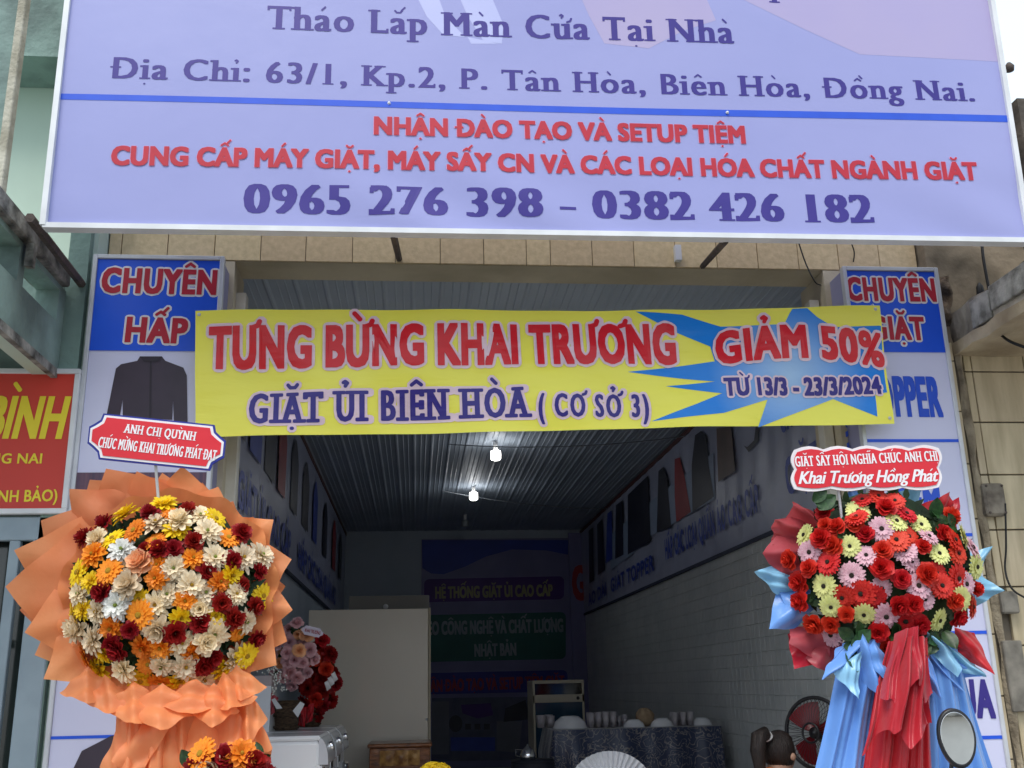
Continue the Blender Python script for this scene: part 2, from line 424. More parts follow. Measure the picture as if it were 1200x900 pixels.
# ------------------------------------------------------------------ the shop building
XL, XR, ZC, YB, ZF = -1.06, 2.5, 3.74, 10.5, 0.3
shop = thing('shop_building', (.6, .2, 0), 'open fronted laundry shop with beige tiled beam behind the big lavender sign', 'shop')
M_INW = mat('inner_wall_paint', (.42, .48, .55), (.37, .43, .50), 1.5, .75)
mb = MB(); mb.box(-1.63, XL, .2, YB, 0.02, 3.70); mb.build('side_wall', M_INW, shop)
mb = MB(); mb.box(XR, 2.83, .55, YB, 0.02, 3.70); mb.build('side_wall', M_INW, shop)
mb = MB(); mb.box(-1.63, 2.83, YB, YB + .2, 0.02, 3.9); mb.build('back_wall', M_INW, shop)
mb = MB(); mb.box(2.27, 2.83, .2, .55, 0.02, 3.705); mb.build('pillar', M_CREAM, shop)
mb = MB(); mb.box(-1.06, -.97, .2, .5, 0.02, 3.705); mb.build('pillar', M_CREAM, shop)
mb = MB(); mb.box(-1.63, 2.83, .215, .46, 3.71, 7.2); mb.build('front_beam', M_CREAM, shop)
mb = MB(); mb.box(-1.63, 2.83, .46, YB + .2, 3.93, 7.2); mb.build('upper_storey', M_CREAM, shop)
mb = MB(); mb.box(XL, XR, .2, YB, 0.02, ZF); mb.build('floor_slab', mat('floor_tile', (.66, .64, .60), (.6, .58, .55), 2, .25), shop)
mb = MB(); mb.box(-1.63, XL, .46, YB, 3.70, 3.92); mb.box(XR, 2.83, .46, YB, 3.70, 3.92); o = mb.build('wall_head', M_INW, shop); o['kind'] = 'stuff'
# beam tiles, cut to odd widths as in the photo
xs_ = [-1.63, -1.564, -1.326, -1.081, -.839, -.60, -.351, -.12, .123, .36, .595, .728, .961, 1.196, 1.43, 1.665, 1.9, 2.135, 2.37, 2.61, 2.83]
for row in range(5):
    z0 = 3.712 + row * .33
    for a, b in zip(xs_, xs_[1:]):
        if row > 3 and a > 2.4: continue
        mb = MB(); mb.box(a + .002, b - .002, .2 + random.uniform(-.001, .001), .214, z0, z0 + .327, bev=.0015); mb.build('tile', M_TILE, shop)
# corrugated ceiling panels running back into the shop
M_CEIL = mat('corrugated_sheet', (.40, .46, .54), (.34, .40, .48), 1.5, .55, metal=.05, bump=.05, bscale=3)
npan = 21; pw = (XR - XL) / npan
prof = [(0, 0), (.012, -.009), (.024, -.009), (.036, 0), (.078, 0), (.082, -.005), (.088, 0), (.124, 0), (.128, -.005), (.134, 0), (pw, 0)]
for i in range(npan):
    mb = MB(); x0 = XL + i * pw
    V = []
    for y in (.47, YB): V += [(x0 + px_, y, ZC + .02 + pz_) for px_, pz_ in prof]
    n = len(prof); mb.add(V, [(k, k + 1, n + k + 1, n + k) for k in range(n - 1)])
    mb.build('ceiling_panel', M_CEIL, shop)
mb = MB()
for xx in (XL + .015, XR - .015): mb.box(xx - .014, xx + .014, .5, YB, 3.69, 3.735)
mb.build('ceiling_trim', mat('maroon_trim', (.10, .03, .03), None, 4, .5), shop)
# roller door guide rails
for xx in (-.945, 2.235):
    mb = MB(); mb.box(xx - .028, xx + .028, .28, .36, .3, 3.56, bev=.004); mb.build('shutter_rail', mat('cream_metal', (.62, .60, .53), (.52, .5, .43), 6, .45), shop)
# small wall tiles low on the right-hand wall
M_WT = mat('grey_wall_tile', (.60, .62, .61), (.50, .53, .53), 3, .3)
mb = MB(); tz = .1; z = ZF
while z < 2.42:
    y = .6
    while y < YB - .02:
        y2 = min(y + .105, YB - .01)
        mb.add([(XR - .006, y + .002, z + .002), (XR - .006, y2 - .002, z + .002), (XR - .006, y2 - .002, z + tz - .003), (XR - .006, y + .002, z + tz - .003),
                (XR, y, z), (XR, y2, z), (XR, y2, z + tz), (XR, y, z + tz)], [(0, 1, 2, 3), (4, 0, 3, 7), (1, 5, 6, 2), (3, 2, 6, 7), (0, 4, 5, 1)])
        y = y2 if y2 > YB - .02 else y + .107
    z += tz
o = mb.build('wall_tile', M_WT, shop); o['kind'] = 'stuff'

# ------------------------------------------------------------------ main sign
YS = -.8
PUR = mat('print_purple', srgb(48, 36, 126), srgb(54, 40, 130), 8, .45)
RED = mat('print_red', srgb(180, 34, 54), srgb(172, 30, 50), 8, .4)
BLU = mat('print_blue', srgb(38, 84, 205), srgb(34, 78, 196), 8, .4)
WHT = mat('print_white', (.80, .78, .80), (.74, .72, .74), 8, .4)
sign = thing('shop_signboard', (.6, YS, 3.43), 'huge lavender banner signboard with purple and red lettering above the shop opening', 'signboard')
M_LAV = mat('lavender_flex', srgb(160, 164, 216), srgb(153, 158, 212), .7, .38, bump=.45, bscale=1.6, trans=.15)
M_PINKP = mat('pale_pink_patch', srgb(184, 174, 210), srgb(178, 169, 211), 1.2, .38, bump=.12, bscale=2.2, trans=.15)
bl, br, tr_, tl = Vector((-1.59, YS, 3.425)), Vector((2.835, YS, 3.44)), Vector((2.875, YS, 5.4)), Vector((-1.60, YS, 5.4))
def signwarp(p):
    # gathers and slack along the lower hem
    h = max(0.0, 1 - (p.z - 3.43) / .38)
    d = .011 * h * sin(p.x * 9 + p.z * 14) * (0.5 + .5 * sin(p.x * 2.3 + 1)) + .006 * sin(p.x * 1.7 + p.z * 3.1)
    return Vector((p.x, p.y - .01 + d, p.z))
mb = MB(); mb.grid(lambda u, v: signwarp((bl * (1 - u) + br * u) * (1 - v) + (tl * (1 - u) + tr_ * u) * v), 160, 60); mb.build('banner_sheet', M_LAV, sign)
fb = MB()
for a, b in ((bl, br), (br, tr_), (tr_, tl), (tl, bl)):
    d = (b - a).normalized(); nn = Vector((0, -1, 0)).cross(d) * .012
    P = [a - nn, b - nn, b + nn, a + nn]
    f1 = MB(); f1.prism([Vector((p.x, YS - .028 - (.003 if abs(d.z) > .5 else 0), p.z)) for p in P], (0, .055 + (.006 if abs(d.z) > .5 else 0), 0)); f1.build('frame_bar', M_STEEL, sign)
N0 = Vector((0, -1, 0))
S = lambda x, y: atY(x, y, YS)
def onsign(pts, mt, name='pale_patch', lift=.0005): return flat([S(*p) for p in pts], N0, lift, mt, sign, name, warp=signwarp, res=.09)
onsign([(806, 0 - 90), (1140, -90), (1170, 74), (1006, 66), (940, 36), (870, 2), (850, -30)], M_PINKP)  # pinkish and whitish patches, paler than the sheet, laid flat on it
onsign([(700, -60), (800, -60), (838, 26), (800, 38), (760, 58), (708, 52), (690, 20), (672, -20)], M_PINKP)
M_PALE = mat('pale_white_patch', srgb(180, 184, 224), srgb(170, 176, 220), 1.5, .38, bump=.12, bscale=2.2)
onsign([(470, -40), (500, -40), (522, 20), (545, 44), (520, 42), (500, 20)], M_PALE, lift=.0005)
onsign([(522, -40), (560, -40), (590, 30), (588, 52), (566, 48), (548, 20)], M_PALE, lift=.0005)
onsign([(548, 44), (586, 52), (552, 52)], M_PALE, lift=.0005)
onsign([(72, 111.6), (1185, 137.5), (1186, 145.5), (72, 118.5)], BLU, 'rule_line', .0012)
for x_, y_ in ((456, 122.5), (851.5, 133.5)):
    mb = MB(); c = S(x_, y_); mb.lathe([(0, .008), (.005, .007), (.008, 0)], c + Vector((0, -.012, 0)), 10, axis=N0); mb.build('rivet', M_STEEL, sign)
def L(text, x0, y0, x1, y1, cap, style, mt, parent, Y, halo=None, warp=None, lift=.002, arc=0, name='lettering'):
    a, b = atY(x0, y0, Y), atY(x1, y1, Y)
    capm = (atY((x0 + x1) / 2, (y0 + y1) / 2 - cap, Y) - atY((x0 + x1) / 2, (y0 + y1) / 2, Y)).length
    return lettering(text, a, b, capm, style, mt, parent, N0, halo, lift, warp, name=name, arc=arc)
HAL = mat('print_pink_halo', srgb(206, 152, 196), None, 8, .4)
L('Tháo Lắp Màn Cửa Tại Nhà', 312, 35.5, 857, 53, 29, 'slab', PUR, sign, YS, warp=signwarp)
L('p', 901, -3, 919, -2, 27, 'slab', PUR, sign, YS, warp=signwarp)
L('Địa Chỉ: 63/1, Kp.2, P. Tân Hòa, Biên Hòa, Đồng Nai.', 129, 94, 1140, 121, 25.5, 'slab', PUR, sign, YS, warp=signwarp)
L('NHẬN ĐÀO TẠO VÀ SETUP TIỆM', 438, 159, 873, 168.5, 20.5, 'sans', RED, sign, YS, halo=(.035, HAL), warp=signwarp)
L('CUNG CẤP MÁY GIẶT, MÁY SẤY CN VÀ CÁC LOẠI HÓA CHẤT NGÀNH GIẶT', 131, 194, 1143, 212, 21, 'sans', RED, sign, YS, halo=(.035, HAL), warp=signwarp)
L('0965 276 398 - 0382 426 182', 285, 251.5, 1021, 262, 36, 'schoolbold', PUR, sign, YS, warp=signwarp)
# struts
for i, (p, q) in enumerate((((-1.64, -.84, 3.45), (-1.70, .35, 3.50)), ((-.108, -.78, 3.43), (-.1, .2, 3.735)), ((1.40, -.78, 3.43), (1.58, .2, 3.72)))):
    st = MB(); st.tube([p, q], .017 if i else .022, 6, smooth=False); st.build('strut', M_RUST, sign)
mb = MB(); mb.box(1.42, 1.455, .16, .198, 3.74, 3.83); mb.build('bracket', M_STEEL, sign)

# ------------------------------------------------------------------ light boxes left and right
M_SIDE = mat('sign_side_sheet', srgb(150, 150, 182), srgb(136, 136, 170), 2, .45)
M_FACE = mat('pale_lavender_face', srgb(210, 212, 238), srgb(203, 205, 233), 1, .33, bump=.06, bscale=3)
M_DKBL = mat('print_royal_blue', srgb(30, 90, 224), srgb(26, 82, 214), 2, .33, bump=.06, bscale=3)
M_FRM = mat('silver_frame', (.62, .64, .68), (.55, .57, .6), 8, .35, metal=.2)
def lightbox(x0, x1, zt, label):
    t = thing('light_box_sign', ((x0 + x1) / 2, .1, .4), label, 'sign')
    mb = MB(); mb.box(x0 + .012, x1 - .012, .004, .2, .42, zt - .012); mb.build('sign_body', M_SIDE, t)
    for a, b, c, d in ((x0, x0 + .022, .4, zt), (x1 - .022, x1, .4, zt), (x0 + .022, x1 - .022, zt - .022, zt), (x0 + .022, x1 - .022, .4, .422)):
        mb = MB(); mb.box(a, b, -.012, .03, c, d, bev=.003); mb.build('frame_bar', M_FRM, t)
    return t
lb = lightbox(-1.635, -.985, 3.645, 'tall narrow sign beside the orange wreath with CHUYÊN HẤP on blue')
rb_ = lightbox(2.29, 2.83, 3.645, 'tall narrow sign behind the red and blue wreath with CHUYÊN GIẶT on blue')
def rect(t, x0, x1, z0, z1, mt, name, lift=0.0):
    mb = MB(); y = -.0 - lift; mb.add([(x0, y, z0), (x1, y, z0), (x1, y, z1), (x0, y, z1)], [(0, 1, 2, 3)]); return mb.build(name, mt, t)
HW = (.085, WHT)
# left
rect(lb, -1.612, -1.008, .423, 3.622, M_FACE, 'face_panel')
rect(lb, -1.612, -1.008, 3.133, 3.62, M_DKBL, 'blue_panel', .003)
L('CHUYÊN', 118, 342, 253, 345, 28.5, 'heavy', RED, lb, 0, halo=HW, lift=.006)
L('HẤP', 145, 400, 216, 402, 29, 'heavy', RED, lb, 0, halo=HW, lift=.006)
M_JKT = mat('print_charcoal', srgb(62, 52, 66), srgb(54, 46, 58), 6, .4)
M_JKT2 = mat('print_dark_fold', srgb(44, 37, 48), None, 6, .4)
def pl(t, pts, mt, name, lift): return flat([atY(x, y, 0) for x, y in pts], N0, lift, mt, t, name)
pl(lb, [(164, 418), (190, 418), (194, 423), (215, 431), (219, 440), (220, 500), (204, 500), (203, 470), (202, 492), (144, 490), (144, 468), (140, 492), (124, 492), (136, 432), (142, 427), (161, 423)], M_JKT, 'jacket_print', .003)
pl(lb, [(164, 418), (190, 418), (186, 424), (169, 424)], M_JKT2, 'collar_print', .006)
pl(lb, [(176, 424), (178, 424), (177, 491), (175, 491)], M_JKT2, 'placket_print', .006)
M_STR = mat('print_brown_stripe', srgb(112, 78, 92), srgb(76, 60, 84), 60, .4, stretch=(1, 1, .01))
rect(lb, -1.612, -1.008, 2.35, 2.52, M_STR, 'curtain_print', .003)
rect(lb, -1.612, -1.008, 1.315, 1.328, M_DKBL, 'rule_line', .003)
rect(lb, -1.30, -1.05, 1.42, 1.56, mat('print_grey', srgb(160, 156, 180), None, 4, .4), 'grey_print', .003)
pl(lb, [(60, 960), (86, 901), (96, 880), (131, 862), (176, 861), (210, 880), (235, 960)], M_JKT, 'coat_print', .003)
# right
rect(rb_, 2.312, 2.808, .423, 3.622, M_FACE, 'face_panel')
zz = atY(1070, 413, 0).z
rect(rb_, 2.312, 2.808, zz, 3.62, M_DKBL, 'blue_panel', .003)
L('CHUYÊN', 993, 351.5, 1097, 353, 26.5, 'heavy', RED, rb_, 0, halo=HW, lift=.006)
L('GIẶT', 1021, 397, 1083, 398, 26.5, 'heavy', RED, rb_, 0, halo=HW, lift=.006)
for yy in (516.5, 627, 742, 866): z = atY(1090, yy, 0).z; rect(rb_, 2.312, 2.808, z - .008, z + .008, M_DKBL, 'rule_line', .003)
L('TOPPER', 1013, 486, 1103, 487, 46, 'heavy', BLU, rb_, 0, lift=.004)
L('RÈM', 1050, 601, 1103, 602, 32, 'heavy', BLU, rb_, 0, lift=.004)
L('LỤA', 1110, 839, 1164, 840, 44, 'heavy', PUR, rb_, 0, lift=.004)
# writing on the inward side of the right-hand box
lettering('GIẶT ỦI', (2.296, .17, 2.55), (2.296, .17, 3.4), .09, 'plain', BLU, rb_, (-1, 0, 0), lift=.004)

# ------------------------------------------------------------------ yellow banner
YY = -.12
yb = thing('opening_banner', (.68, YY, 2.7), 'long yellow grand opening banner with a blue star strung across the shop opening', 'banner')
c00, c10, c11, c01 = atY(228, 512, YY), atY(1046.5, 497, YY), atY(1030.5, 358.5, YY), atY(228.5, 363.5, YY)
def ywarp(p):
    u = (p.x + 1.1) / 3.5; v = (p.z - 2.66) / .68
    d = .012 * sin(u * 9 + v * 2.2) * (1 - .3 * v) + .007 * sin(u * 23 - v * 5.5 + 1.3) + .009 * sin(v * 4 + u * 5) + .005 * sin(u * 41 + v * 9)
    return Vector((p.x, p.y + d, p.z))
def yb_pt(u, v):
    p = (c00 * (1 - u) + c10 * u) * (1 - v) + (c01 * (1 - u) + c11 * u) * v
    p = p + Vector((0, 0, -.012 * sin(pi * u) * v + .010 * sin(pi * u * 3 + .6) * (1 - v) * .4))
    return ywarp(p)
M_YEL = mat('yellow_vinyl', srgb(253, 247, 96), srgb(250, 242, 84), 1.6, .3, bump=.55, bscale=2.6, trans=.0, stretch=(.7, 1, 2.6))
mb = MB(); mb.grid(yb_pt, 120, 26); mb.build('banner_sheet', M_YEL, yb)
def radial(name, ca, cb, cx, cz, rad):
    m = mat(name, ca, None, 4, .3, bump=.55, bscale=2.6, stretch=(.7, 1, 2.6)); t = m.node_tree; b = t.nodes['Principled BSDF']
    tc = t.nodes.new('ShaderNodeTexCoord'); v = t.nodes.new('ShaderNodeVectorMath'); v.operation = 'DISTANCE'; v.inputs[1].default_value = (cx, 0, cz)
    mr = t.nodes.new('ShaderNodeMapRange'); mr.inputs[2].default_value = rad; mx = t.nodes.new('ShaderNodeMix'); mx.data_type = 'RGBA'
    t.links.new(tc.outputs['Object'], v.inputs[0]); t.links.new(v.outputs['Value'], mr.inputs[0]); t.links.new(mr.outputs[0], mx.inputs[0])
    mx.inputs[6].default_value = (*ca, 1); mx.inputs[7].default_value = (*cb, 1); t.links.new(mx.outputs[2], b.inputs['Base Color']); return m
pc = atY(925, 440, YY)
M_STAR = radial('print_star_blue', srgb(170, 205, 238), srgb(10, 132, 226), pc.x - .68, pc.z - 2.7, .42)
star = [(745, 364.5), (800, 368), (846, 381), (919, 380), (925, 368), (929, 361.5), (946, 361), (958, 372), (977, 383.5), (1032, 382), (1039, 460), (1025, 463), (1027, 489), (977, 467), (889, 500.5), (899, 468.5), (848, 484), (763, 494), (815, 474), (846, 461), (780, 452.5), (838, 447), (735, 436.5), (838, 423), (833, 405), (790, 388)]
flat([atY(x, y, YY) for x, y in star], N0, .0012, M_STAR, yb, 'star_print', warp=ywarp, res=.045)
NAVY = mat('print_navy', srgb(48, 34, 132), srgb(44, 30, 124), 8, .3, bump=.55, bscale=2.6, stretch=(.7, 1, 2.6))
REDB = mat('print_bright_red', srgb(222, 26, 38), srgb(214, 24, 36), 8, .28, bump=.55, bscale=2.6, stretch=(.7, 1, 2.6))
PINKW = mat('print_pale_pink', srgb(244, 215, 224), None, 8, .3, bump=.55, bscale=2.6, stretch=(.7, 1, 2.6))
L('TƯNG BỪNG KHAI TRƯƠNG', 244, 430, 793, 424.5, 47, 'heavy', REDB, yb, YY, halo=(.075, PINKW), warp=ywarp, lift=.006)
L('GIẶT ỦI BIÊN HÒA', 287, 495, 616, 489, 36, 'cooper', NAVY, yb, YY, halo=(.085, PINKW), warp=ywarp, lift=.006)
L('( CƠ SỞ 3)', 628, 489, 760, 488.5, 27, 'cooper', NAVY, yb, YY, halo=(.11, PINKW), warp=ywarp, lift=.006)
L('GIẢM 50%', 840, 427, 1036, 429, 38, 'heavy', REDB, yb, YY, halo=(.09, PINKW), warp=ywarp, lift=.007, arc=.045)
L('TỪ 13/3 - 23/3/2024', 850, 463.5, 1032, 461.5, 20.5, 'sans', NAVY, yb, YY, halo=(.12, PINKW), warp=ywarp, lift=.007)
for (x, y) in ((233, 368), (1025, 363), (1041, 491), (233, 507)):
    c = ywarp(atY(x, y, YY)); mb = MB(); mb.lathe([(.003, .003), (.006, .003), (.009, 0)], c + Vector((0, -.003, 0)), 12, axis=N0); mb.build('eyelet', M_FRM, yb)
mb = MB(); c = ywarp(atY(1026, 362, YY)); mb.tube([c, c + Vector((.0, .03, .035)), (c.x + .01, .0, c.z + .05)], .0025, 5); mb.build('tie_cord', M_STEEL, yb)
mb = MB(); c = ywarp(atY(232, 368, YY)); mb.tube([c, c + Vector((-.01, .04, .02)), (c.x - .0, -.0, c.z + .03)], .0025, 5); mb.build('tie_cord', M_STEEL, yb)
# ------------------------------------------------------------------ neighbour on the left
nb = thing('green_building', (-2.4, .3, 0), 'old green painted building at the left edge with a stained balcony parapet', 'building')
mb = MB(); mb.box(-1.86, -1.75, -1.9, -.005, 3.03, 3.25); mb.box(-1.86, -1.75, -1.9, -.005, 3.412, 3.44)
for y0, y1 in ((-1.9, -1.55), (-1.08, -.95), (-.62, -.55), (-.10, -.005)): mb.box(-1.86, -1.75, y0, y1, 3.25, 3.412)
mb.build('parapet', M_TEALD, nb)
mb = MB(); mb.grid(lambda u, v: (0, 0, 0), 1, 1); mb = MB(); mb.box(-1.90, -1.715, -1.95, -.06, 3.44, 3.53, bev=.008); mb.build('parapet_coping', M_MOULD, nb)
mb = MB(); mb.box(-1.735, -1.70, -.60, -.565, 3.33, 3.44); mb.build('coping_corbel', M_MOULD, nb)
mb = MB(); mb.box(-2.25, -1.78, -.845, -.80, 3.53, 7.5); mb.build('front_column', M_TEALD, nb)
mb = MB(); mb.box(-1.80, -1.765, -.852, -.798, 3.53, 7.5, bev=.004); mb.build('column_edge', mat('pale_edge_plaster', (.5, .48, .4), (.3, .28, .22), 10, .9, bump=.4), nb)
mb = MB(); mb.box(-1.76, -1.66, .0, .34, 0.02, 7.5); mb.build('corner_pillar', M_TEAL, nb)
mb = MB(); mb.box(-1.66, -1.635, .05, .33, 0.02, 7.5); mb.build('pillar_edge', M_MINT, nb)
mb = MB(); mb.box(-6, -1.77, .9, 1.1, 2.9, 7.5); mb.build('balcony_wall', M_MINT, nb)
mb = MB(); mb.box(-6, -1.77, .55, .895, 5.15, 7.5); mb.build('balcony_ceiling', M_TEALD, nb)
mb = MB(); mb.box(-6, -1.865, -1.9, .0, 3.2, 3.3); mb.box(-1.865, -1.76, -1.9, -.01, 3.003, 3.029); mb.build('balcony_slab', M_MINT, nb)
mb = MB(); mb.box(-6, -1.77, .02, .3, 2.3, 3.6); mb.build('lower_wall', M_TEALD, nb)
mb = MB(); mb.box(-1.775, -1.745, -1.9, -.01, 2.985, 3.028); mb.build('drip_edge', M_MOULD, nb)
mb = MB(); mb.box(-6, -1.77, 1.2, 8, 0.02, 7.5); mb.build('house_body', M_TEAL, nb)
# red sign
rs = thing('red_signboard', (-2.2, 0, 2.3), 'red signboard with yellow BÌNH lettering above the grey metal gate', 'signboard')
M_RSG = mat('red_sign_face', srgb(205, 62, 48), srgb(198, 56, 44), 1, .4)
M_YLT = mat('print_yellow', srgb(235, 215, 50), srgb(228, 205, 44), 8, .4)
mb = MB(); mb.box(-2.9, -1.66, -.02, .018, 2.345, 3.005); mb.build('sign_face', M_RSG, rs)
for a, b, c, d in ((-2.93, -1.635, 3.005, 3.03), (-2.93, -1.635, 2.32, 2.345), (-1.66, -1.635, 2.345, 3.005), (-2.93, -2.9, 2.345, 3.005)):
    mb = MB(); mb.box(a, b, -.032, .02, c, d, bev=.003); mb.build('frame_bar', M_STEEL, rs)
L('THÁI BÌNH', -128, 512, 72, 513, 50, 'italic', M_YLT, rs, -.02, lift=.003)
L('T. ĐỒNG NAI', -62, 543, 49, 543, 12, 'plain', M_YLT, rs, -.02, lift=.003)
L('(CÔNG NINH BẢO)', -84, 590, 67, 587, 14, 'plain', M_YLT, rs, -.02, lift=.003)
# gate
M_GATE = mat('grey_blue_gate_paint', (.30, .38, .43), (.24, .31, .36), 5, .45)
gt = thing('metal_gate', (-2.2, .03, .1), 'grey blue barred metal gate under the red sign', 'gate')
mb = MB(); mb.box(-3.2, -1.66, .0, .05, 2.20, 2.31, bev=.004); mb.build('top_rail', M_GATE, gt)
mb = MB(); mb.box(-3.2, -1.90, .01, .05, 1.72, 1.76, bev=.003); mb.build('middle_rail', M_GATE, gt)
mb = MB(); mb.box(-3.2, -1.66, .0, .05, .13, .22, bev=.004); mb.build('bottom_rail', M_GATE, gt)
mb = MB(); mb.box(-1.78, -1.665, -.01, .05, .13, 2.2, bev=.005); mb.build('gate_stile', M_GATE, gt)
x = -1.84; k = 0
while x > -3.2:
    wd = .024 if k % 2 else .048
    mb = MB(); mb.box(x - wd, x, .005, .042, .22, 2.2, bev=.003); mb.build('gate_bar', M_GATE, gt); x -= wd + .062; k += 1
mb = MB(); mb.box(-3.2, -1.66, .13, .15, .13, 2.3); mb.build('glass_panel', mat('dark_glass', (.05, .065, .06), (.03, .04, .04), 2, .12, spec=.6), gt)
# ------------------------------------------------------------------ neighbour on the right
rn = thing('tiled_building', (3.6, .1, 0), 'weathered building at the right edge with sandy marble tiles under a mouldy concrete balcony', 'building')
mb = MB(); mb.box(2.90, 6, .115, 6, 0.02, 3.2); mb.build('wall_body', M_GROUT, rn)
zs = [atY(1165, y, .1).z for y in (436, 495, 556.5, 621, 688, 757, 830, 905)]
zr = [3.19] + zs; 
while zr[-1] > .3: zr.append(zr[-1] - .30)
cols = [2.955, 3.0, 3.30, 3.6, 3.9, 4.2]
for i in range(len(zr) - 1):
    for a, b in zip(cols, cols[1:]):
        if i == 5 and a < 2.99: continue
        mb = MB(); mb.box(a + .003, b - .003, .096 + random.uniform(-.002, .002), .114, zr[i + 1] + .004, zr[i] - .004, bev=.002); mb.build('tile', M_TILE2, rn)
mb = MB()
zz_ = [3.2 - .1 * i for i in range(32)]
mb.grid(lambda u, v: (2.905 + .045 * u + .006 * sin(v * 40 + u * 3) , .085 - .02 * sin(pi * u) + .006 * sin(v * 71), 3.2 - 3.1 * v), 5, 120)
mb.build('mortar_strip', mat('stained_mortar', (.40, .34, .24), (.16, .13, .09), 7, .95, bump=.8, bscale=40), rn)
for i in range(len(zr) - 1):
    mb = MB(); mb.box(2.834, 2.9, .085, .2, zr[i + 1] + .06, zr[i] + .054, bev=.003); mb.build('edge_tile', M_TILE2, rn)
# balcony slab with broken, rough edge
mb = MB()
def rough(p, a=.012): return p + Vector((sin(p.y * 37 + p.z * 21) * a, sin(p.x * 31 + p.z * 47) * a, sin(p.y * 29 + p.x * 17) * a * .7))
def rbox(mb, x0, x1, y0, y1, z0, z1, n=14, a=.01):
    P = lambda x, y, z: rough(Vector((x, y, z)), a)
    mb.grid(lambda u, v: P(x0, y1 + (y0 - y1) * u, z0 + (z1 - z0) * v), n, 6); mb.grid(lambda u, v: P(x0 + (x1 - x0) * u, y0, z0 + (z1 - z0) * v), n, 6)
    mb.grid(lambda u, v: P(x0 + (x1 - x0) * v, y1 + (y0 - y1) * u, z0), n, n); mb.grid(lambda u, v: P(x0 + (x1 - x0) * u, y1 + (y0 - y1) * v, z1), n, n)
M_ROUGH = mat('weathered_slab', (.52, .48, .40), (.07, .06, .05), 4, .95, bump=.9, bscale=16, stretch=(1, 1.2, .6))
rbox(mb, 2.90, 5.5, -1.6, .12, 3.17, 3.235, a=.008); mb.build('balcony_slab', mat('tan_soffit', (.50, .42, .29), (.30, .24, .16), 4, .9, bump=.5), rn)
mb = MB(); rbox(mb, 2.93, 5.5, -1.6, .12, 3.24, 3.42, a=.008); mb.build('balcony_edge', M_ROUGH, rn)
mb = MB(); mb.box(2.905, 2.93, -1.5, -.32, 3.28, 3.41, bev=.004); mb.box(2.91, 2.925, -.30, -.12, 3.25, 3.40, bev=.004); mb.build('patch_board', mat('flaky_white_render', (.5, .5, .46), (.16, .16, .14), 10, .9, bump=.5), rn)
mb = MB(); mb.grid(lambda u, v: rough(Vector((2.84 + .12 * u, .16 - .12 * sin(pi * u) * v, 3.12 + .5 * v)), .016), 10, 24); mb.build('crumbling_corner', mat('crumbled_brick', (.30, .22, .15), (.07, .055, .045), 11, .95, bump=1.0, bscale=35), rn)
mb = MB(); mb.box(2.95, 5.5, -.75, -.6, 3.49, 4.24); mb.build('stained_parapet', mat('black_stained_wall', (.13, .11, .09), (.045, .04, .035), 5, .95, bump=.5), rn)
mb = MB(); mb.box(2.84, 5.5, .12, 6, 3.24, 4.1); mb.build('upper_wall', mat('dirty_tan_wall', (.38, .31, .22), (.12, .10, .07), 3, .95, bump=.4), rn)
# junction boxes, cables
jb = thing('junction_box', (2.96, .07, 2.3), 'grey junction box fixed to the tiled wall right of the red and blue wreath', 'junction box')
c = atY(1165, 586, .06)
mb = MB(); mb.box(c.x - .065, c.x + .05, .03, .09, c.z - .085, c.z + .085, bev=.012); mb.build('box_body', mat('dirty_grey_plastic', (.27, .24, .19), (.12, .10, .08), 14, .7, bump=.3), jb)
for dx, dz in ((-.05, .07), (.035, .07), (-.05, -.07), (.035, -.07)):
    mb = MB(); mb.lathe([(0, .006), (.006, .005), (.007, 0)], Vector((c.x + dx, .03, c.z + dz)), 8, axis=N0); mb.build('screw', M_RUST, jb)
c2 = atY(1182, 706, .06)
tag(MB().box(c2.x - .045, c2.x + .045, .04, .094, c2.z - .055, c2.z + .055, bev=.008).build('electrical_patress', mat('grey_board', (.27, .25, .21), (.14, .13, .11), 12, .8)), 'small grey square wall plate below the junction box on the tiled wall', 'wall plate').name = 'wall_plate'
c3 = atY(1189, 792, .06)
tag(MB().box(c3.x - .04, c3.x + .06, .05, .094, c3.z - .17, c3.z + .17, bev=.005).build('wall_patch', mat('grey_board', None)), 'grey rectangular cement patch at the lower right edge of the tiled wall', 'wall patch')
def cable(px, label, r=.007, name='cable', group=None):
    pts = [atY(x, y, Y) for x, y, Y in px]
    # Catmull-Rom smoothing
    out = []
    for i in range(len(pts) - 1):
        p0 = pts[max(0, i - 1)]; p1 = pts[i]; p2 = pts[i + 1]; p3 = pts[min(len(pts) - 1, i + 2)]
        for k in range(6):
            t = k / 6; out.append(.5 * ((2 * p1) + (p2 - p0) * t + (2 * p0 - 5 * p1 + 4 * p2 - p3) * t * t + (3 * p1 - p0 - 3 * p2 + p3) * t ** 3))
    out.append(pts[-1])
    return tag(MB().tube(out, r, 6).build(name, M_CABLE), label, 'cable', group)
cable([(1150, 270, .0), (1152, 300, -.02), (1160, 345, -.05), (1166, 380, -.08), (1180, 398, -.3), (1210, 410, -.4)], 'black cable looping down past the crumbling balcony corner at right', .008)
cable([(934, 278, .15), (944, 308, .14), (955, 330, .12), (962, 334, .19)], 'thin black cable dangling from the sign over the beige tiles', .004)
cable([(996, 281, .15), (1001, 295, .17), (1000, 307, .19)], 'short thin black wire above the right hand CHUYÊN GIẶT sign', .004)
cable([(1178, 590, .03), (1179, 640, .04), (1178, 668, .05), (1186, 690, .02), (1204, 702, 0)], 'dark cable hanging from the junction box and curving right', .005)
mb = MB(); c = atY(1149, 342, -.04); mb.lathe([(.0, -.05), (.018, -.045), (.022, -.02), (.018, .03), (.006, .05), (0, .055)], c, 12); 
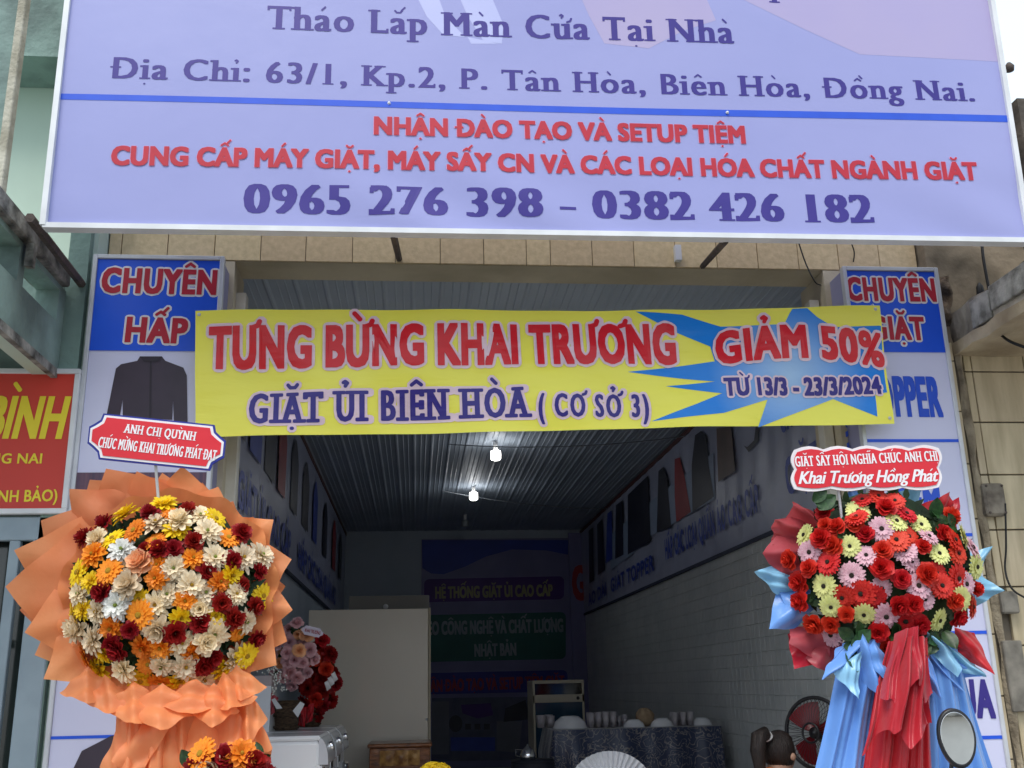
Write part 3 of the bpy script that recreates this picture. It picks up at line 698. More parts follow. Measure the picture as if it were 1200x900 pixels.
tag(mb.build('cable_joint', M_CABLE), 'small black cable joint hanging at the crumbling corner right of the sign', 'cable joint')
c = atY(1183, 80, -.7)
mb = MB(); mb.lathe([(0, -.02), (.02, -.015), (.024, .01), (.01, .03), (0, .032)], c, 10); mb.tube([c + Vector((0, 0, -.0)), c + Vector((-.05, .0, .0)), c + Vector((-.1, .04, -.01))], .006, 6)
tag(mb.build('insulator', M_RUST), 'small dark cable clamp against the sky at the right edge', 'cable clamp')

# ------------------------------------------------------------------ across the street (seen in the mirror)
M_OPP = mat('pale_house_paint', (.62, .60, .55), (.5, .48, .44), 1, .8)
for i, (x0, x1, h, lab) in enumerate(((-14, -6, 5.5, 'pale two storey house across the street, left'), (-5, 3, 7.5, 'tall pale three storey house across the street'), (4, 13, 5.0, 'low pale house across the street, right'))):
    hb = thing('street_house', ((x0 + x1) / 2, -38, 0), lab, 'house', 'houses across the street')
    mb = MB(); mb.box(x0, x1, -44, -38, 0.01, h); mb.build('wall', M_OPP, hb)
    mb = MB(); mb.box(x0 - .2, x1 + .2, -44, -37.6, h, h + .25, bev=.02); mb.build('roof', M_CONC, hb)
    z = 1.2
    while z < h - 1.5:
        for k in range(3):
            xx = x0 + .7 + k * (x1 - x0 - 1) / 3
            mb = MB(); mb.box(xx, xx + 1.1, -38.02, -37.96, z, z + 1.3, bev=.01); mb.build('window', mat('dark_glass', None), hb)
        z += 2.9
# ------------------------------------------------------------------ inside the shop: wall banners
def wallprint(parent, X, nx, pts, mt, name, lift):
    P = [atX(x, y, X) for x, y in pts]; return flat(P, (nx, 0, 0), lift, mt, parent, name)
M_IBAN = mat('inner_banner_sheet', (.40, .43, .56), (.34, .37, .50), 1.2, .33, bump=.3, bscale=3)
M_IBLU = mat('inner_print_blue', (.03, .07, .42), (.02, .05, .36), 4, .4)
M_IDRK = mat('inner_print_black', (.02, .022, .04), (.012, .014, .03), 4, .4)
M_IRED = mat('inner_print_red', (.35, .02, .03), (.28, .015, .025), 4, .4)
M_IBRN = mat('inner_print_brown', (.16, .10, .08), (.11, .07, .06), 4, .4)
M_ITEAL = mat('inner_print_teal', (.24, .33, .46), (.30, .36, .5), 3, .4)
wr = thing('wall_banner', (XR, 5.5, 2.4), 'long lavender banner with dress prints along the right wall inside the shop', 'banner')
a0, a1 = atX(684.6, 727, XR), atX(1003, 560, XR)
zb = (a0.z + atX(937, 594, XR).z) / 2
mb = MB(); mb.grid(lambda u, v: Vector((XR - .02 + .008 * sin(u * 60) * sin(v * 3) + .004 * sin(u * 170 + v * 5), .56 + (YB - .62) * u, zb + (3.70 - zb) * v)), 140, 10); mb.build('banner_sheet', M_IBAN, wr)
mb = MB(); mb.box(XR - .03, XR - .001, .56, YB - .06, zb - .02, zb + .006); mb.build('hem_strip', mat('navy_hem', (.03, .04, .08), None, 4, .6), wr)
XP = XR - .035
def wp(pts, mt, name='garment_print', l=.002): wallprint(wr, XP, -1, pts, mt, name, l)
wp([(714, 628), (742, 604), (836, 530), (838, 585), (760, 630), (740, 650), (716, 668)], M_ITEAL, 'pale_print', .001)
wp([(791, 538), (797, 536), (803, 560), (810, 600), (793, 612), (791, 580)], M_IRED, l=.004)
wp([(815, 510), (822, 505), (828, 510), (831, 545), (837, 582), (812, 600), (811, 545)], M_IDRK, l=.004)
wp([(772, 552), (778, 547), (782, 560), (787, 617), (770, 624)], M_IDRK, l=.004)
wp([(736, 580), (760, 557), (763, 634), (736, 650)], M_IDRK, l=.004)
wp([(840, 502), (857, 500), (862, 552), (842, 565)], M_IBRN, l=.003)
wp([(722, 592), (730, 586), (731, 650), (721, 655)], M_IDRK, l=.004)
wp([(712, 602), (717, 598), (718, 655), (710, 660)], M_IBLU, l=.004)
wp([(700, 615), (706, 608), (709, 668), (701, 674)], M_IDRK, l=.004)
wp([(690, 622), (695, 618), (696, 680), (691, 684)], M_IDRK, l=.004)
wp([(872, 522), (876, 524), (884, 516), (886, 500), (890, 500), (888, 518), (878, 530)], M_IDRK, 'hook_print', .003)
def wtext(text, x0, y0, x1, y1, cap, mt, X=None, par=None, n=-1):
    X = X if X is not None else XP; a, b = atX(x0, y0, X), atX(x1, y1, X)
    return lettering(text, a, b, cap, 'wall', mt, par or wr, (n, 0, 0), lift=.006)
wtext('HẤP CÁC LOẠI QUẦN ÁO CAO CẤP', 780, 656, 890, 598, .20, M_IBLU)
wtext('GIẶT TOPPER', 716, 694, 766, 668, .17, M_IBLU)
wtext('ÁO DÀI', 690, 710, 711, 697, .17, M_IBLU)
wtext('GIẶT', 922, 580, 960, 560, .24, M_IBLU)
wtext('CHUYÊN', 915, 508, 960, 478, .2, M_IBLU)

wl = thing('wall_banner', (XL, 5.5, 2.7), 'dark lavender banner with hanging jacket prints along the left wall inside the shop', 'banner')
zl = 2.86
mb = MB(); mb.grid(lambda u, v: Vector((XL + .02 + .006 * sin(u * 50) * sin(v * 3), .52 + (YB - .6) * u, zl - .42 + (3.70 - zl + .42) * v)), 120, 8); mb.build('banner_sheet', M_IBAN, wl)
XQ = XL + .03
def wq(pts, mt, name='garment_print', l=.002): wallprint(wl, XQ, 1, pts, mt, name, l)
for k, y in enumerate((.75, 1.35, 2.0, 2.7, 3.5, 4.4, 5.4, 6.6, 7.9, 9.1)):
    ww = .42 + .05 * (k % 3); z0 = zl + .08; pts = [(y, z0), (y + ww, z0), (y + ww * 1.05, z0 + .45), (y + ww * .8, z0 + .56), (y + ww * .6, z0 + .62), (y + ww * .4, z0 + .62), (y + ww * .2, z0 + .56), (y - .02, z0 + .45)]
    flat([Vector((XQ, p[0], p[1])) for p in pts], (1, 0, 0), .003, [M_IDRK, M_IBLU, M_IDRK, M_IRED, M_IDRK][k % 5], wl, 'garment_print')
lettering('GIẶT ỦI CAO CẤP', (XQ, 1.0, zl - .32), (XQ, 3.6, zl - .32), .22, 'heavy', M_IBLU, wl, (1, 0, 0), lift=.006)
lettering('HẤP CÁC LOẠI QUẦN ÁO', (XQ, 4.2, zl - .32), (XQ, 8.6, zl - .32), .22, 'heavy', M_IBLU, wl, (1, 0, 0), lift=.006)
mb = MB(); mb.box(XL + .001, XL + .03, .5, YB - .06, zl - .44, zl - .42); mb.build('hem_strip', mat('navy_hem', None), wl)

# back wall poster
YP = YB - .03
bp_ = thing('back_wall_poster', (1, YB - .02, .4), 'dark blue poster wall with rounded text bars at the far end of the shop', 'poster')
def B(x, y): return atY(x, y, YP)
def bq(pts, mt, name, l): return flat([B(*p) for p in pts], N0, l, mt, bp_, name)
M_BP = mat('poster_sheet', (.19, .19, .36), (.15, .15, .31), 1.5, .5)
mb = MB(); p0, p1 = B(494, 632), B(666, 632); mb.box(p0.x, p1.x, YP, YP + .02, .4, p0.z); mb.build('poster_sheet', M_BP, bp_)
M_BPD = mat('poster_deep_blue', (.02, .05, .36), (.015, .04, .28), 2, .5)
bq([(494.5, 633), (665.5, 633), (665.5, 650), (640, 645), (600, 644), (570, 652), (545, 664), (520, 673), (505, 672), (495, 666)], M_BPD, 'swoosh_print', .003)
def pill(x0, y0, x1, y1, mt, name, l=.004):
    r = 6; pts = []
    for cx, cy, a0_ in ((x1 - r, y0 + r, -90), (x1 - r, y1 - r, 0), (x0 + r, y1 - r, 90), (x0 + r, y0 + r, 180)):
        for k in range(5): a = radians(a0_ + k * 22.5); pts.append((cx + r * cos(a), cy + r * sin(a)))
    sk = lambda p: (p[0], p[1] - (p[0] - 580) * .022)
    bq([sk(p) for p in pts], mt, name, l)
pill(497, 677, 661, 704, mat('poster_purple', (.07, .02, .20), None, 3, .5), 'purple_bar')
pill(480, 719, 663, 774, mat('poster_green', (.012, .12, .11), None, 3, .5), 'green_bar')
pill(485, 787, 665, 812, mat('poster_indigo', (.03, .03, .28), None, 3, .5), 'blue_bar')
M_PY = mat('poster_khaki', (.34, .32, .16), None, 3, .5); M_PG = mat('poster_grey_text', (.28, .33, .38), None, 3, .5); M_PR = mat('poster_red_text', (.30, .02, .05), None, 3, .5)
L('HỆ THỐNG GIẶT ỦI CAO CẤP', 510, 701, 647, 698, 13.5, 'sans', M_PY, bp_, YP, lift=.007)
L('THEO CÔNG NGHỆ VÀ CHẤT LƯỢNG', 488, 744, 660, 740, 15.5, 'sans', M_PG, bp_, YP, lift=.007)
L('NHẬT BẢN', 556, 769, 605, 767.5, 14.5, 'sans', M_PG, bp_, YP, lift=.007)
L('NHẬN ĐÀO TẠO VÀ SETUP TIỆM GIẶT', 490, 811, 661, 805, 14, 'sans', M_PR, bp_, YP, lift=.007)
bq([(506, 818), (662, 816), (662, 890), (506, 892)], mat('poster_photo', (.11, .12, .19), (.07, .08, .15), 6, .5), 'photo_print', .003)
bq([(506, 822), (526, 822), (526, 884), (506, 884)], mat('poster_grey', (.16, .17, .22), None, 4, .5), 'washer_print', .005)
def disc(cx, cy, r, mt, name, l): bq([(cx + r * cos(k * pi / 8), cy + r * 1.25 * sin(k * pi / 8)) for k in range(16)], mt, name, l)
disc(534, 848, 8, M_IDRK, 'drum_print', .006)
for k in range(3): bq([(545 + k * 11, 848), (552 + k * 11, 848), (552 + k * 11, 855), (545 + k * 11, 855)], M_IDRK, 'window_print', .006)
bq([(528, 864), (580, 864), (580, 880), (528, 880)], M_IBLU, 'text_strip', .005)
bq([(540, 826), (575, 824), (578, 838), (560, 842), (542, 836)], mat('poster_purple', None), 'cloth_print', .005)
bq([(582, 845), (612, 845), (608, 882), (582, 880)], mat('poster_grey', None), 'panel_print', .005)
bq([(592, 830), (616, 820), (620, 843), (590, 846)], M_IDRK, 'machine_print', .006)
# pillar strip with the big G
gp = thing('corner_poster', (2.2, YB - .1, .4), 'narrow poster strip with a big dark red G in the far right corner', 'poster')
p0, p1 = atY(666.5, 640, YB - .08), atY(683.5, 640, YB - .08)
mb = MB(); mb.box(p0.x, p1.x, YB - .08, YB - .03, .4, p0.z + .2); mb.build('poster_sheet', M_BP, gp)
c = atY(667, 702, YB - .08); lettering('G', (p0.x + .03, YB - .08, c.z), (p1.x + .02, YB - .08, c.z), .50, 'heavy', M_IRED, gp, N0, lift=.004)

# lamps
M_BULB = mat('lit_bulb', (1.0, .97, .92), None, 3, .5, emit=7); M_SOCK = mat('white_plastic', (.7, .7, .7), (.62, .62, .62), 6, .4)
for i, (px_, py_, Y_, lab) in enumerate(((581, 533, 4.6, 'lit white bulb under the metal ceiling, nearer the door'), (555, 581, 6.9, 'lit white bulb under the metal ceiling, deeper in the shop'), (545, 613, 9.0, 'unlit grey bulb at the far end of the ceiling'))):
    c = atY(px_, py_, Y_); t = thing('ceiling_bulb', (c.x, c.y, ZC - .02), lab, 'light bulb', 'bulbs on the shop ceiling')
    mb = MB(); mb.lathe([(0, -.05), (.036, -.05), (.046, -.042), (.048, 0), (.046, .035), (.02, .045)], c, 20)
    mb.build('bulb', M_BULB if i < 2 else mat('dull_bulb', (.25, .28, .3), None, 3, .4), t)
    if i < 2:
        ld = bpy.data.lights.new('bulb_light', 'POINT'); ld.energy = 1.0; ld.shadow_soft_size = .06; ld.color = (.9, .95, 1.0)
        lo_ = bpy.data.objects.new('bulb_light', ld); col.objects.link(lo_); lo_.parent = t; lo_.location = (0, 0, c.z - .1 - (ZC - .02))
    mb = MB(); mb.lathe([(.02, .045), (.02, .07), (.022, .09), (.025, max(.13, ZC - .02 - c.z)), (0, max(.13, ZC - .02 - c.z))], c, 16); mb.build('socket', M_SOCK, t)
def wire(pts, label, r=.005, m=None):
    return tag(MB().tube(pts, r, 5).build('ceiling_wire', m or mat('grey_wire', (.2, .22, .24), None, 4, .5)), label, 'wire')
def sag(a, b, s, n=14): return [a.lerp(b, k / n) + Vector((0, 0, -s * 4 * (k / n) * (1 - k / n))) for k in range(n + 1)]
wire(sag(Vector((.3, 4.5, 3.70)), Vector((XR - .05, 4.0, 3.66)), .06), 'thin grey wire sagging across the ceiling by the nearer bulb')
wire(sag(Vector((.3, 6.9, 3.70)), Vector((XR - .05, 8.0, 3.66)), .05), 'thin grey wire sagging across the ceiling toward the far right corner')

# ------------------------------------------------------------------ furniture
M_PANEL = mat('beige_laminate', (.78, .71, .60), (.70, .64, .54), .9, .22, stretch=(1, 1, .4), bump=.05, bscale=2, coat=.3)
cb = thing('beige_cupboard', (-.4, 4.1, ZF), 'tall beige laminate cupboard standing left of the dark poster wall', 'cupboard')
q0, q1 = atY(362, 716, 3.9), atY(502, 712, 3.9); ztop = (q0.z + q1.z) / 2
mb = MB(); mb.box(q0.x, q1.x, 3.90, 3.93, ZF, ztop, bev=.004); mb.build('door_panel', M_PANEL, cb)
mb = MB(); mb.box(q1.x + .002, q1.x + .02, 3.89, 4.4, ZF, ztop + .005); mb.build('edge_strip', M_CREAM, cb)
mb = MB(); mb.box(q0.x, q1.x - .002, 3.932, 4.4, ZF, ztop - .01); mb.build('carcass', M_PANEL, cb)
c = atY(503.5, 843, 3.88); mb = MB(); mb.lathe([(0, .012), (.008, .01), (.01, 0)], Vector((q1.x - .012, 3.897, c.z)), 12, axis=N0); mb.build('lock', M_STEEL, cb)
bk = thing('backboard', (-.2, 4.5, ZF), 'dull grey board standing behind the beige cupboard, its top showing', 'board')
r0, r1 = atY(409, 700, 4.5), atY(503, 696, 4.5)
mb = MB(); mb.box(r0.x, r1.x, 4.5, 4.53, ZF, (r0.z + r1.z) / 2, bev=.004); mb.build('board', mat('grey_board_paint', (.30, .29, .26), (.26, .25, .23), 1, .6), bk)
c = atY(452, 711, 4.49); mb = MB(); mb.lathe([(0, .02), (.018, .016), (.024, 0)], c, 12, axis=N0); mb.build('hook', M_STEEL, bk)

M_WOOD = mat('carved_red_wood', (.34, .12, .035), (.12, .035, .012), 14, .3, bump=.5, bscale=18, stretch=(1, 1, 3), coat=.3)
ws = thing('wooden_cabinet', (-.1, 3.4, ZF), 'small carved reddish wooden cabinet in front of the beige cupboard', 'cabinet')
w0, w1 = atY(433, 872, 3.3), atY(504, 870, 3.3)
mb = MB(); mb.box(w0.x, w1.x, 3.3, 3.75, ZF, w0.z - .03, bev=.006); mb.build('body', M_WOOD, ws)
mb = MB(); mb.box(w0.x - .015, w1.x + .015, 3.28, 3.77, w0.z - .03, w0.z, bev=.008); mb.build('top', M_WOOD, ws)
for k in range(2):
    xa = w0.x + .03 + k * (w1.x - w0.x - .03) / 2; xb = xa + (w1.x - w0.x - .09) / 2
    mb = MB(); mb.box(xa, xb, 3.285, 3.3, ZF + .06, w0.z - .2, bev=.006); mb.build('door', M_WOOD, ws)
mb = MB(); cx = (w0.x + w1.x) / 2
mb.grid(lambda u, v: Vector((cx - .15 + .3 * u, 3.292 - .02 * abs(sin(u * 9)) * sin(pi * v), w0.z - .16 + .11 * v)), 40, 6); mb.build('carving', mat('gilded_carving', (.55, .30, .09), (.22, .09, .03), 20, .35), ws)

# washing machines
M_WM = mat('white_enamel', (.86, .87, .89), (.83, .84, .86), 2, .22, coat=.3)
M_WMP = mat('grey_console', (.55, .58, .62), (.48, .51, .55), 3, .15, spec=.6)
M_CHR = mat('chrome', (.8, .8, .8), None, 4, .12, metal=1)
M_BLK = mat('black_glass', (.01, .01, .012), None, 4, .06, spec=.7)
mb = MB(); mb.box(-1.055, -.42, 0.9, 3.0, ZF + .002, .40); o = mb.build('plinth', M_CONC, shop)
def washer(y0, label):
    t = thing('washing_machine', (-.79, y0 + .3, .40), label, 'washing machine', 'washing machines in a row on the left')
    x0, x1, z0, z1 = -1.045, -.515, .43, 1.262
    mb = MB(); mb.box(x0, x1, y0, y0 + .58, z0, z1 - .025, bev=.02); mb.build('body', M_WM, t)
    mb = MB(); mb.box(x0 - .0, x1 + .0, y0 - .004, y0 + .584, z1 - .025, z1, bev=.01); mb.build('lid', M_WM, t)
    mb = MB(); mb.box(x0 + .09, x1 - .1, y0 - .004, y0 + .002, z0 + .12, z1 - .16, bev=.0015); mb.build('side_pressing', M_WM, t)
    # bowed console along the front top
    arc = [(x1 - .01 + .055 * sin(a), z1 - .15 + .14 * cos(a) if cos(a) > 0 else z1 - .15) for a in [k * pi / 2 / 8 for k in range(9)]]
    mb = MB(); n = len(arc)
    V = [(ax, yy, az) for yy in (y0 + .012, y0 + .568) for ax, az in arc] + [(x1 - .01, yy, z1 - .15) for yy in (y0 + .012, y0 + .568)]
    mb.add(V, [(k, k + 1, n + k + 1, n + k) for k in range(n - 1)] + [tuple(range(n)) + (2 * n,), tuple(n + i for i in reversed(range(n))) + (2 * n + 1,), (n - 1, 2 * n - 1, 2 * n + 1, 2 * n)][0:3], smooth=False)
    cp = mb.build('control_panel', M_WMP, t)
    mb = MB(); mb.lathe([(.026, 0), (.026, .012), (.022, .016), (0, .016)], Vector((x1 + .036, y0 + .3, z1 - .07)), 20, axis=Vector((1, 0, .4))); mb.build('knob', M_CHR, cp)
    mb = MB(); mb.box(x1, x1 + .012, y0 + .02, y0 + .56, z0 + .02, z1 - .155, bev=.004); mb.build('front_panel', M_WM, t)
    dr = MB(); dr.lathe([(.13, .0), (.2, .0), (.21, .02), (.2, .05), (.16, .055), (.13, .04)], Vector((x1 + .012, y0 + .29, z0 + .40)), 36, axis=Vector((1, 0, 0))); d = dr.build('door', M_CHR, t)
    mb = MB(); mb.lathe([(.135, .035), (.1, .06), (0, .075)], Vector((x1 + .012, y0 + .29, z0 + .40)), 30, axis=Vector((1, 0, 0))); mb.build('door_glass', M_BLK, d)
    mb = MB(); mb.box(x1 + .012, x1 + .016, y0 + .03, y0 + .16, z1 - .22, z1 - .17, bev=.001); mb.build('badge', M_BLK, t)
    for dx in (.06, .45):
        for dy in (.06, .52): mb = MB(); mb.lathe([(.025, 0), (.02, .032)], Vector((x0 + dx, y0 + dy, .40)), 10); mb.build('foot', M_BLK, t)
washer(1.0, 'white front loading washing machine nearest the orange wreath'); washer(1.62, 'middle white washing machine of the row on the left'); washer(2.24, 'farthest white washing machine of the row on the left')
bx = thing('white_carton', (-1.0, 1.85, 1.255), 'white box on the washing machine between the orange wreath and the wicker basket', 'box')
b0, b1 = atY(286, 792, 1.75), atY(318, 792, 1.75)
mb = MB(); mb.box(-1.045, b1.x, 1.75, 2.05, 1.256, b1.z, bev=.004); mb.build('box_body', M_WM, bx)
mb = MB(); mb.box(-1.047, b1.x + .002, 1.748, 2.052, b1.z - .06, b1.z + .003, bev=.003); mb.build('box_lid', mat('pinkish_card', (.5, .42, .42), None, 3, .6), bx)

# table with damask cloth
M_CLOTH = mat('navy_damask', (.018, .03, .075), (.012, .02, .055), 3, .35, sheen=.3)
def damask():
    m = M_CLOTH; t = m.node_tree; b = t.nodes['Principled BSDF']; tc = t.nodes.new('ShaderNodeTexCoord')
    n1 = t.nodes.new('ShaderNodeTexNoise'); n1.inputs['Scale'].default_value = 9; n1.inputs['Detail'].default_value = 1.5; n1.inputs['Distortion'].default_value = 2.6
    r = t.nodes.new('ShaderNodeValToRGB'); e = r.color_ramp.elements; e[0].position = .47; e[0].color = (0, 0, 0, 1); e[1].position = .50; e[1].color = (1, 1, 1, 1)
    k = e.new(.54); k.color = (0, 0, 0, 1)
    mx = t.nodes.new('ShaderNodeMix'); mx.data_type = 'RGBA'; mx.inputs[6].default_value = (.010, .020, .060, 1); mx.inputs[7].default_value = (.22, .20, .19, 1)
    t.links.new(tc.outputs['Object'], n1.inputs['Vector']); t.links.new(n1.outputs['Fac'], r.inputs[0]); t.links.new(r.outputs[0], mx.inputs[0]); t.links.new(mx.outputs[2], b.inputs['Base Color'])
damask()
tb = thing('buffet_table', (1.8, 3.6, ZF), 'long table under a navy cloth with pale scroll pattern along the right wall', 'table')
tl_, tr2 = atY(648, 856, 3.3), atY(846, 854, 3.3); ZT = 1.165; X0t, X1t = tl_.x, min(tr2.x, XR - .04)
mb = MB(); mb.box(X0t + .01, X1t - .01, 3.31, 3.94, ZT - .035, ZT - .004, bev=.004); mb.build('tabletop', M_WOOD, tb)
for xx in (X0t + .06, X1t - .06):
    for yy in (3.38, 3.88): mb = MB(); mb.box(xx - .02, xx + .02, yy - .02, yy + .02, ZF, ZT - .035); mb.build('leg', M_BLK, tb)
per = [(X0t, 3.95), (X0t, 3.3), (X1t, 3.3), (X1t, 3.95)]
tcn = thing('tablecloth', (1.8, 3.3, ZT), 'navy tablecloth with gold and silver scroll pattern hanging from the buffet table', 'tablecloth')
mb = MB(); mb.grid(lambda u, v: Vector((X0t + (X1t - X0t) * u, 3.3 + .65 * v, ZT + .001)), 10, 6)
def skirt(u, v):
    d = u * (X1t - X0t + 1.3)
    if d < .65: x, y, nx, ny = X0t, 3.95 - d, -1, 0
    elif d < .65 + X1t - X0t: x, y, nx, ny = X0t + d - .65, 3.3, 0, -1
    else: x, y, nx, ny = X1t, 3.3 + d - .65 - (X1t - X0t), 1, 0
    if nx > 0: nx = .2
    a = (.004 + .035 * v) * (sin(d * 17) + .6 * sin(d * 31 + 1.2)) + .03 * min(1, v * 5) + .02 * v
    return Vector((x + nx * a, y + ny * a, ZT + .001 - .80 * v))
mb.grid(skirt, 160, 14); mb.build('cloth', M_CLOTH, tcn)

M_BOWL = mat('white_porcelain', (.75, .76, .78), None, 4, .2, coat=.4)
def bowl(x, w_, y, lab, flip=True):
    c = atY(x, 853, y); c.z = ZT + .004; r = w_ / 2 * (y + 5) / F * 1.0
    pr = [(r, 0), (r * .97, .01), (r * .85, r * .35), (r * .5, r * .62), (r * .3, r * .66), (0, r * .66)]
    return tag(MB().lathe(pr, c, 28).build('bowl', M_BOWL), lab, 'bowl', 'upturned white bowls on the buffet table')
bowl(668, 40, 3.55, 'widest upturned white bowl at the left end of the buffet table'); bowl(743, 25, 3.45, 'small upturned white bowl in front of the beige bundle on the buffet table')
bowl(776, 27, 3.45, 'upturned white bowl right of the beige bundle on the buffet table'); bowl(822, 25, 3.5, 'upturned white bowl at the right end of the buffet table'); bowl(767, 18, 3.62, 'small white bowl half hidden behind another on the buffet table')
M_GLS = mat('clear_plastic', (.55, .52, .54), (.40, .38, .42), 30, .1, spec=.8, trans=.35, stretch=(1, 1, .15))
def glasses(x0, x1, ytop, y, lab, n, mt=None, name='glass'):
    a, b = atY(x0, 853, y), atY(x1, ytop, y); h = b.z - ZT
    t = thing('wrapped_glasses', ((a.x + b.x) / 2, y, ZT), lab, 'glasses', 'wrapped glasses on the buffet table')
    dx = (b.x - a.x) / n
    for k in range(n):
        for j in range(2):
            c = Vector((a.x + dx * (k + .5) + random.uniform(-.006, .006), y + j * dx * .9 + random.uniform(-.01, .01), ZT + .004))
            mb = MB(); hh = h * (.9 + .1 * random.random()); mb.lathe([(0, 0), (dx * .36, 0), (dx * .46, hh), (dx * .42, hh), (dx * .33, .01), (0, .012)], c, 14); mb.build(name, mt or M_GLS, t)
glasses(688, 722, 834, 3.5, 'cluster of plastic wrapped glasses between the two left bowls', 4)
glasses(722, 735, 838, 3.6, 'few dim glasses left of the small upturned bowl', 2)
glasses(787, 813, 834, 3.45, 'square packet of wrapped glasses near the right end of the buffet table', 3)
glasses(628, 650, 838, 3.75, 'small dim wrapped cups at the left end of the buffet', 2)
c = atY(756, 848, 3.6); mb = MB(); mb.grid(lambda u, v: Vector((c.x + (.075 + .008 * sin(u * 40 + v * 9)) * cos(2 * pi * u) * sin(pi * v * .97 + .05), c.y + .07 * sin(2 * pi * u) * sin(pi * v * .97 + .05), ZT + .07 - (.068 + .006 * sin(u * 31)) * cos(pi * v))), 30, 14)
tag(mb.build('cloth_bundle', mat('beige_woven', (.45, .33, .20), (.30, .2, .12), 25, .7, bump=.5)), 'round beige bundle standing between the white bowls', 'bundle')
# dark side table and kettle
st = thing('side_table', (1.1, 3.3, ZF), 'low side table under a black cloth left of the buffet table', 'table')
e0, e1 = atY(604, 876, 3.0), atY(640, 876, 3.0)
M_BC = mat('black_cloth', (.014, .018, .032), (.008, .01, .02), 4, .7)
mb = MB(); ze = atY(620, 892, 3.0).z
def sk2(u, v):
    a = 2 * pi * u; rr = .16 + .012 * v * sin(9 * a) + .02 * v; return Vector((e0.x + .14 + rr * cos(a), 3.15 + rr * sin(a), ze - v * .55))
mb.grid(sk2, 60, 8); mb.build('cloth', M_BC, st)
mb = MB(); mb.lathe([(0, 0), (.162, 0), (.162, -.02), (0, -.02)], Vector((e0.x + .14, 3.15, ze + .003)), 28); mb.build('tabletop', M_BC, st)
mb = MB(); mb.tube([(e0.x + .14, 3.15, ze - .02), (e0.x + .14, 3.15, ZF)], .02, 8); mb.build('leg', M_BLK, st)
kt = thing('metal_kettle', (e0.x + .1, 3.1, ze), 'small shiny metal kettle on the black clothed side table', 'kettle')
c = Vector((e0.x + .10, 3.10, ze + .004))
mb = MB(); mb.lathe([(0, 0), (.055, 0), (.06, .03), (.045, .07), (.03, .08)], c, 24); mb.build('body', M_CHR, kt)
mb = MB(); mb.lathe([(.03, .08), (.02, .092), (.006, .096), (.008, .108), (0, .11)], c, 16); mb.build('lid', M_CHR, kt)
mb = MB(); mb.tube([c + Vector((-.05, 0, .02)), c + Vector((-.09, 0, .03)), c + Vector((-.09, 0, .075)), c + Vector((-.045, 0, .07))], .006, 6); mb.build('handle', M_BLK, kt)
# cabinet behind
gc_ = thing('glass_cabinet', (1.4, 5.2, ZF), 'cream framed display cabinet with a dark window behind the buffet table', 'cabinet')
g0, g1 = atY(624, 797, 5.0), atY(684, 797, 5.0); zt_ = (g0.z + g1.z) / 2
M_CF = mat('cream_enamel', (.46, .42, .32), (.4, .36, .28), 3, .4)
mb = MB(); mb.box(g0.x, g1.x, 5.03, 5.5, ZF, zt_, bev=.006); mb.build('body', M_CF, gc_)
for a, b, cc, d in ((g0.x, g1.x, zt_ - .03, zt_), (g0.x, g1.x, zt_ - .20, zt_ - .13), (g0.x, g0.x + .02, ZF, zt_ - .03), (g1.x - .02, g1.x, ZF, zt_ - .03)):
    mb = MB(); mb.box(a, b, 5.0, 5.03, cc, d, bev=.003); mb.build('frame_bar', M_CF, gc_)
mb = MB(); mb.box(g0.x + .02, g1.x - .02, 5.012, 5.028, zt_ - .13, zt_ - .03); mb.build('display', M_BLK, gc_)
mb = MB(); mb.box(g0.x + .02, g1.x - .02, 5.014, 5.029, ZF + .05, zt_ - .2); mb.build('window', mat('blue_glass', (.02, .06, .10), (.01, .03, .06), 2, .1), gc_)
mb = MB(); mb.lathe([(0, .01), (.014, .008), (.016, 0)], Vector((g1.x - .06, 5.0, zt_ - .165)), 12, axis=N0); mb.build('knob', M_BLK, gc_)

# fan
M_FB = mat('black_plastic', (.015, .015, .018), None, 4, .35); M_FR = mat('red_fan_plastic', (.20, .014, .02), (.15, .01, .015), 4, .25, trans=.2)
fn = thing('pedestal_fan', (2.08, .85, ZF), 'black pedestal fan with dark red blades beside the seated woman', 'fan')
fc = atY(956, 859, .75); ax = Vector((-.80, -.60, .05)).normalized(); q = ax.to_track_quat('Z', 'Y')
RF = .185
def ring(r, z, th, name, par=fn, mt=M_FB):
    mb = MB(); pts = [fc + q @ Vector((r * cos(2 * pi * k / 40), r * sin(2 * pi * k / 40), z)) for k in range(41)]; mb.tube(pts, th, 6, cap=False); return mb.build(name, mt, par)
g = ring(RF, 0, .011, 'guard_ring')
ring(.05, .05, .006, 'guard_hub_ring', g)
mb = MB()
for k in range(44):
    a = 2 * pi * k / 44
    for sz in (.05, -.05):
        mb.tube([fc + q @ Vector((.05 * cos(a), .05 * sin(a), sz)), fc + q @ Vector((.13 * cos(a), .13 * sin(a), sz * 1.05)), fc + q @ Vector((RF * cos(a), RF * sin(a), 0))], .0014, 4, cap=False)
o = mb.build('guard_wires', M_FB, fn); o['kind'] = 'stuff'
for k in range(3):
    a0 = 2 * pi * k / 3
    mb = MB()
    def bl_(u, v):
        r = .03 + .135 * v; a = a0 + (u - .5) * (1.5 - .3 * v); return fc + q @ Vector((r * cos(a), r * sin(a), (u - .5) * .05))
    mb.grid(bl_, 10, 8); mb.build('fan_blade', M_FR, fn)
mb = MB(); mb.lathe([(0, .03), (.03, .02), (.034, -.04), (.05, -.06), (.05, -.14), (.03, -.16), (0, -.16)], fc, 20, axis=ax); mb.build('motor', M_FB, fn)
mb = MB(); pf = fc - ax * .1; mb.tube([pf, (pf.x, pf.y, pf.z - .12), (pf.x, pf.y, ZF + .03)], [.02, .018, .014], 10); mb.build('pole', M_FB, fn)
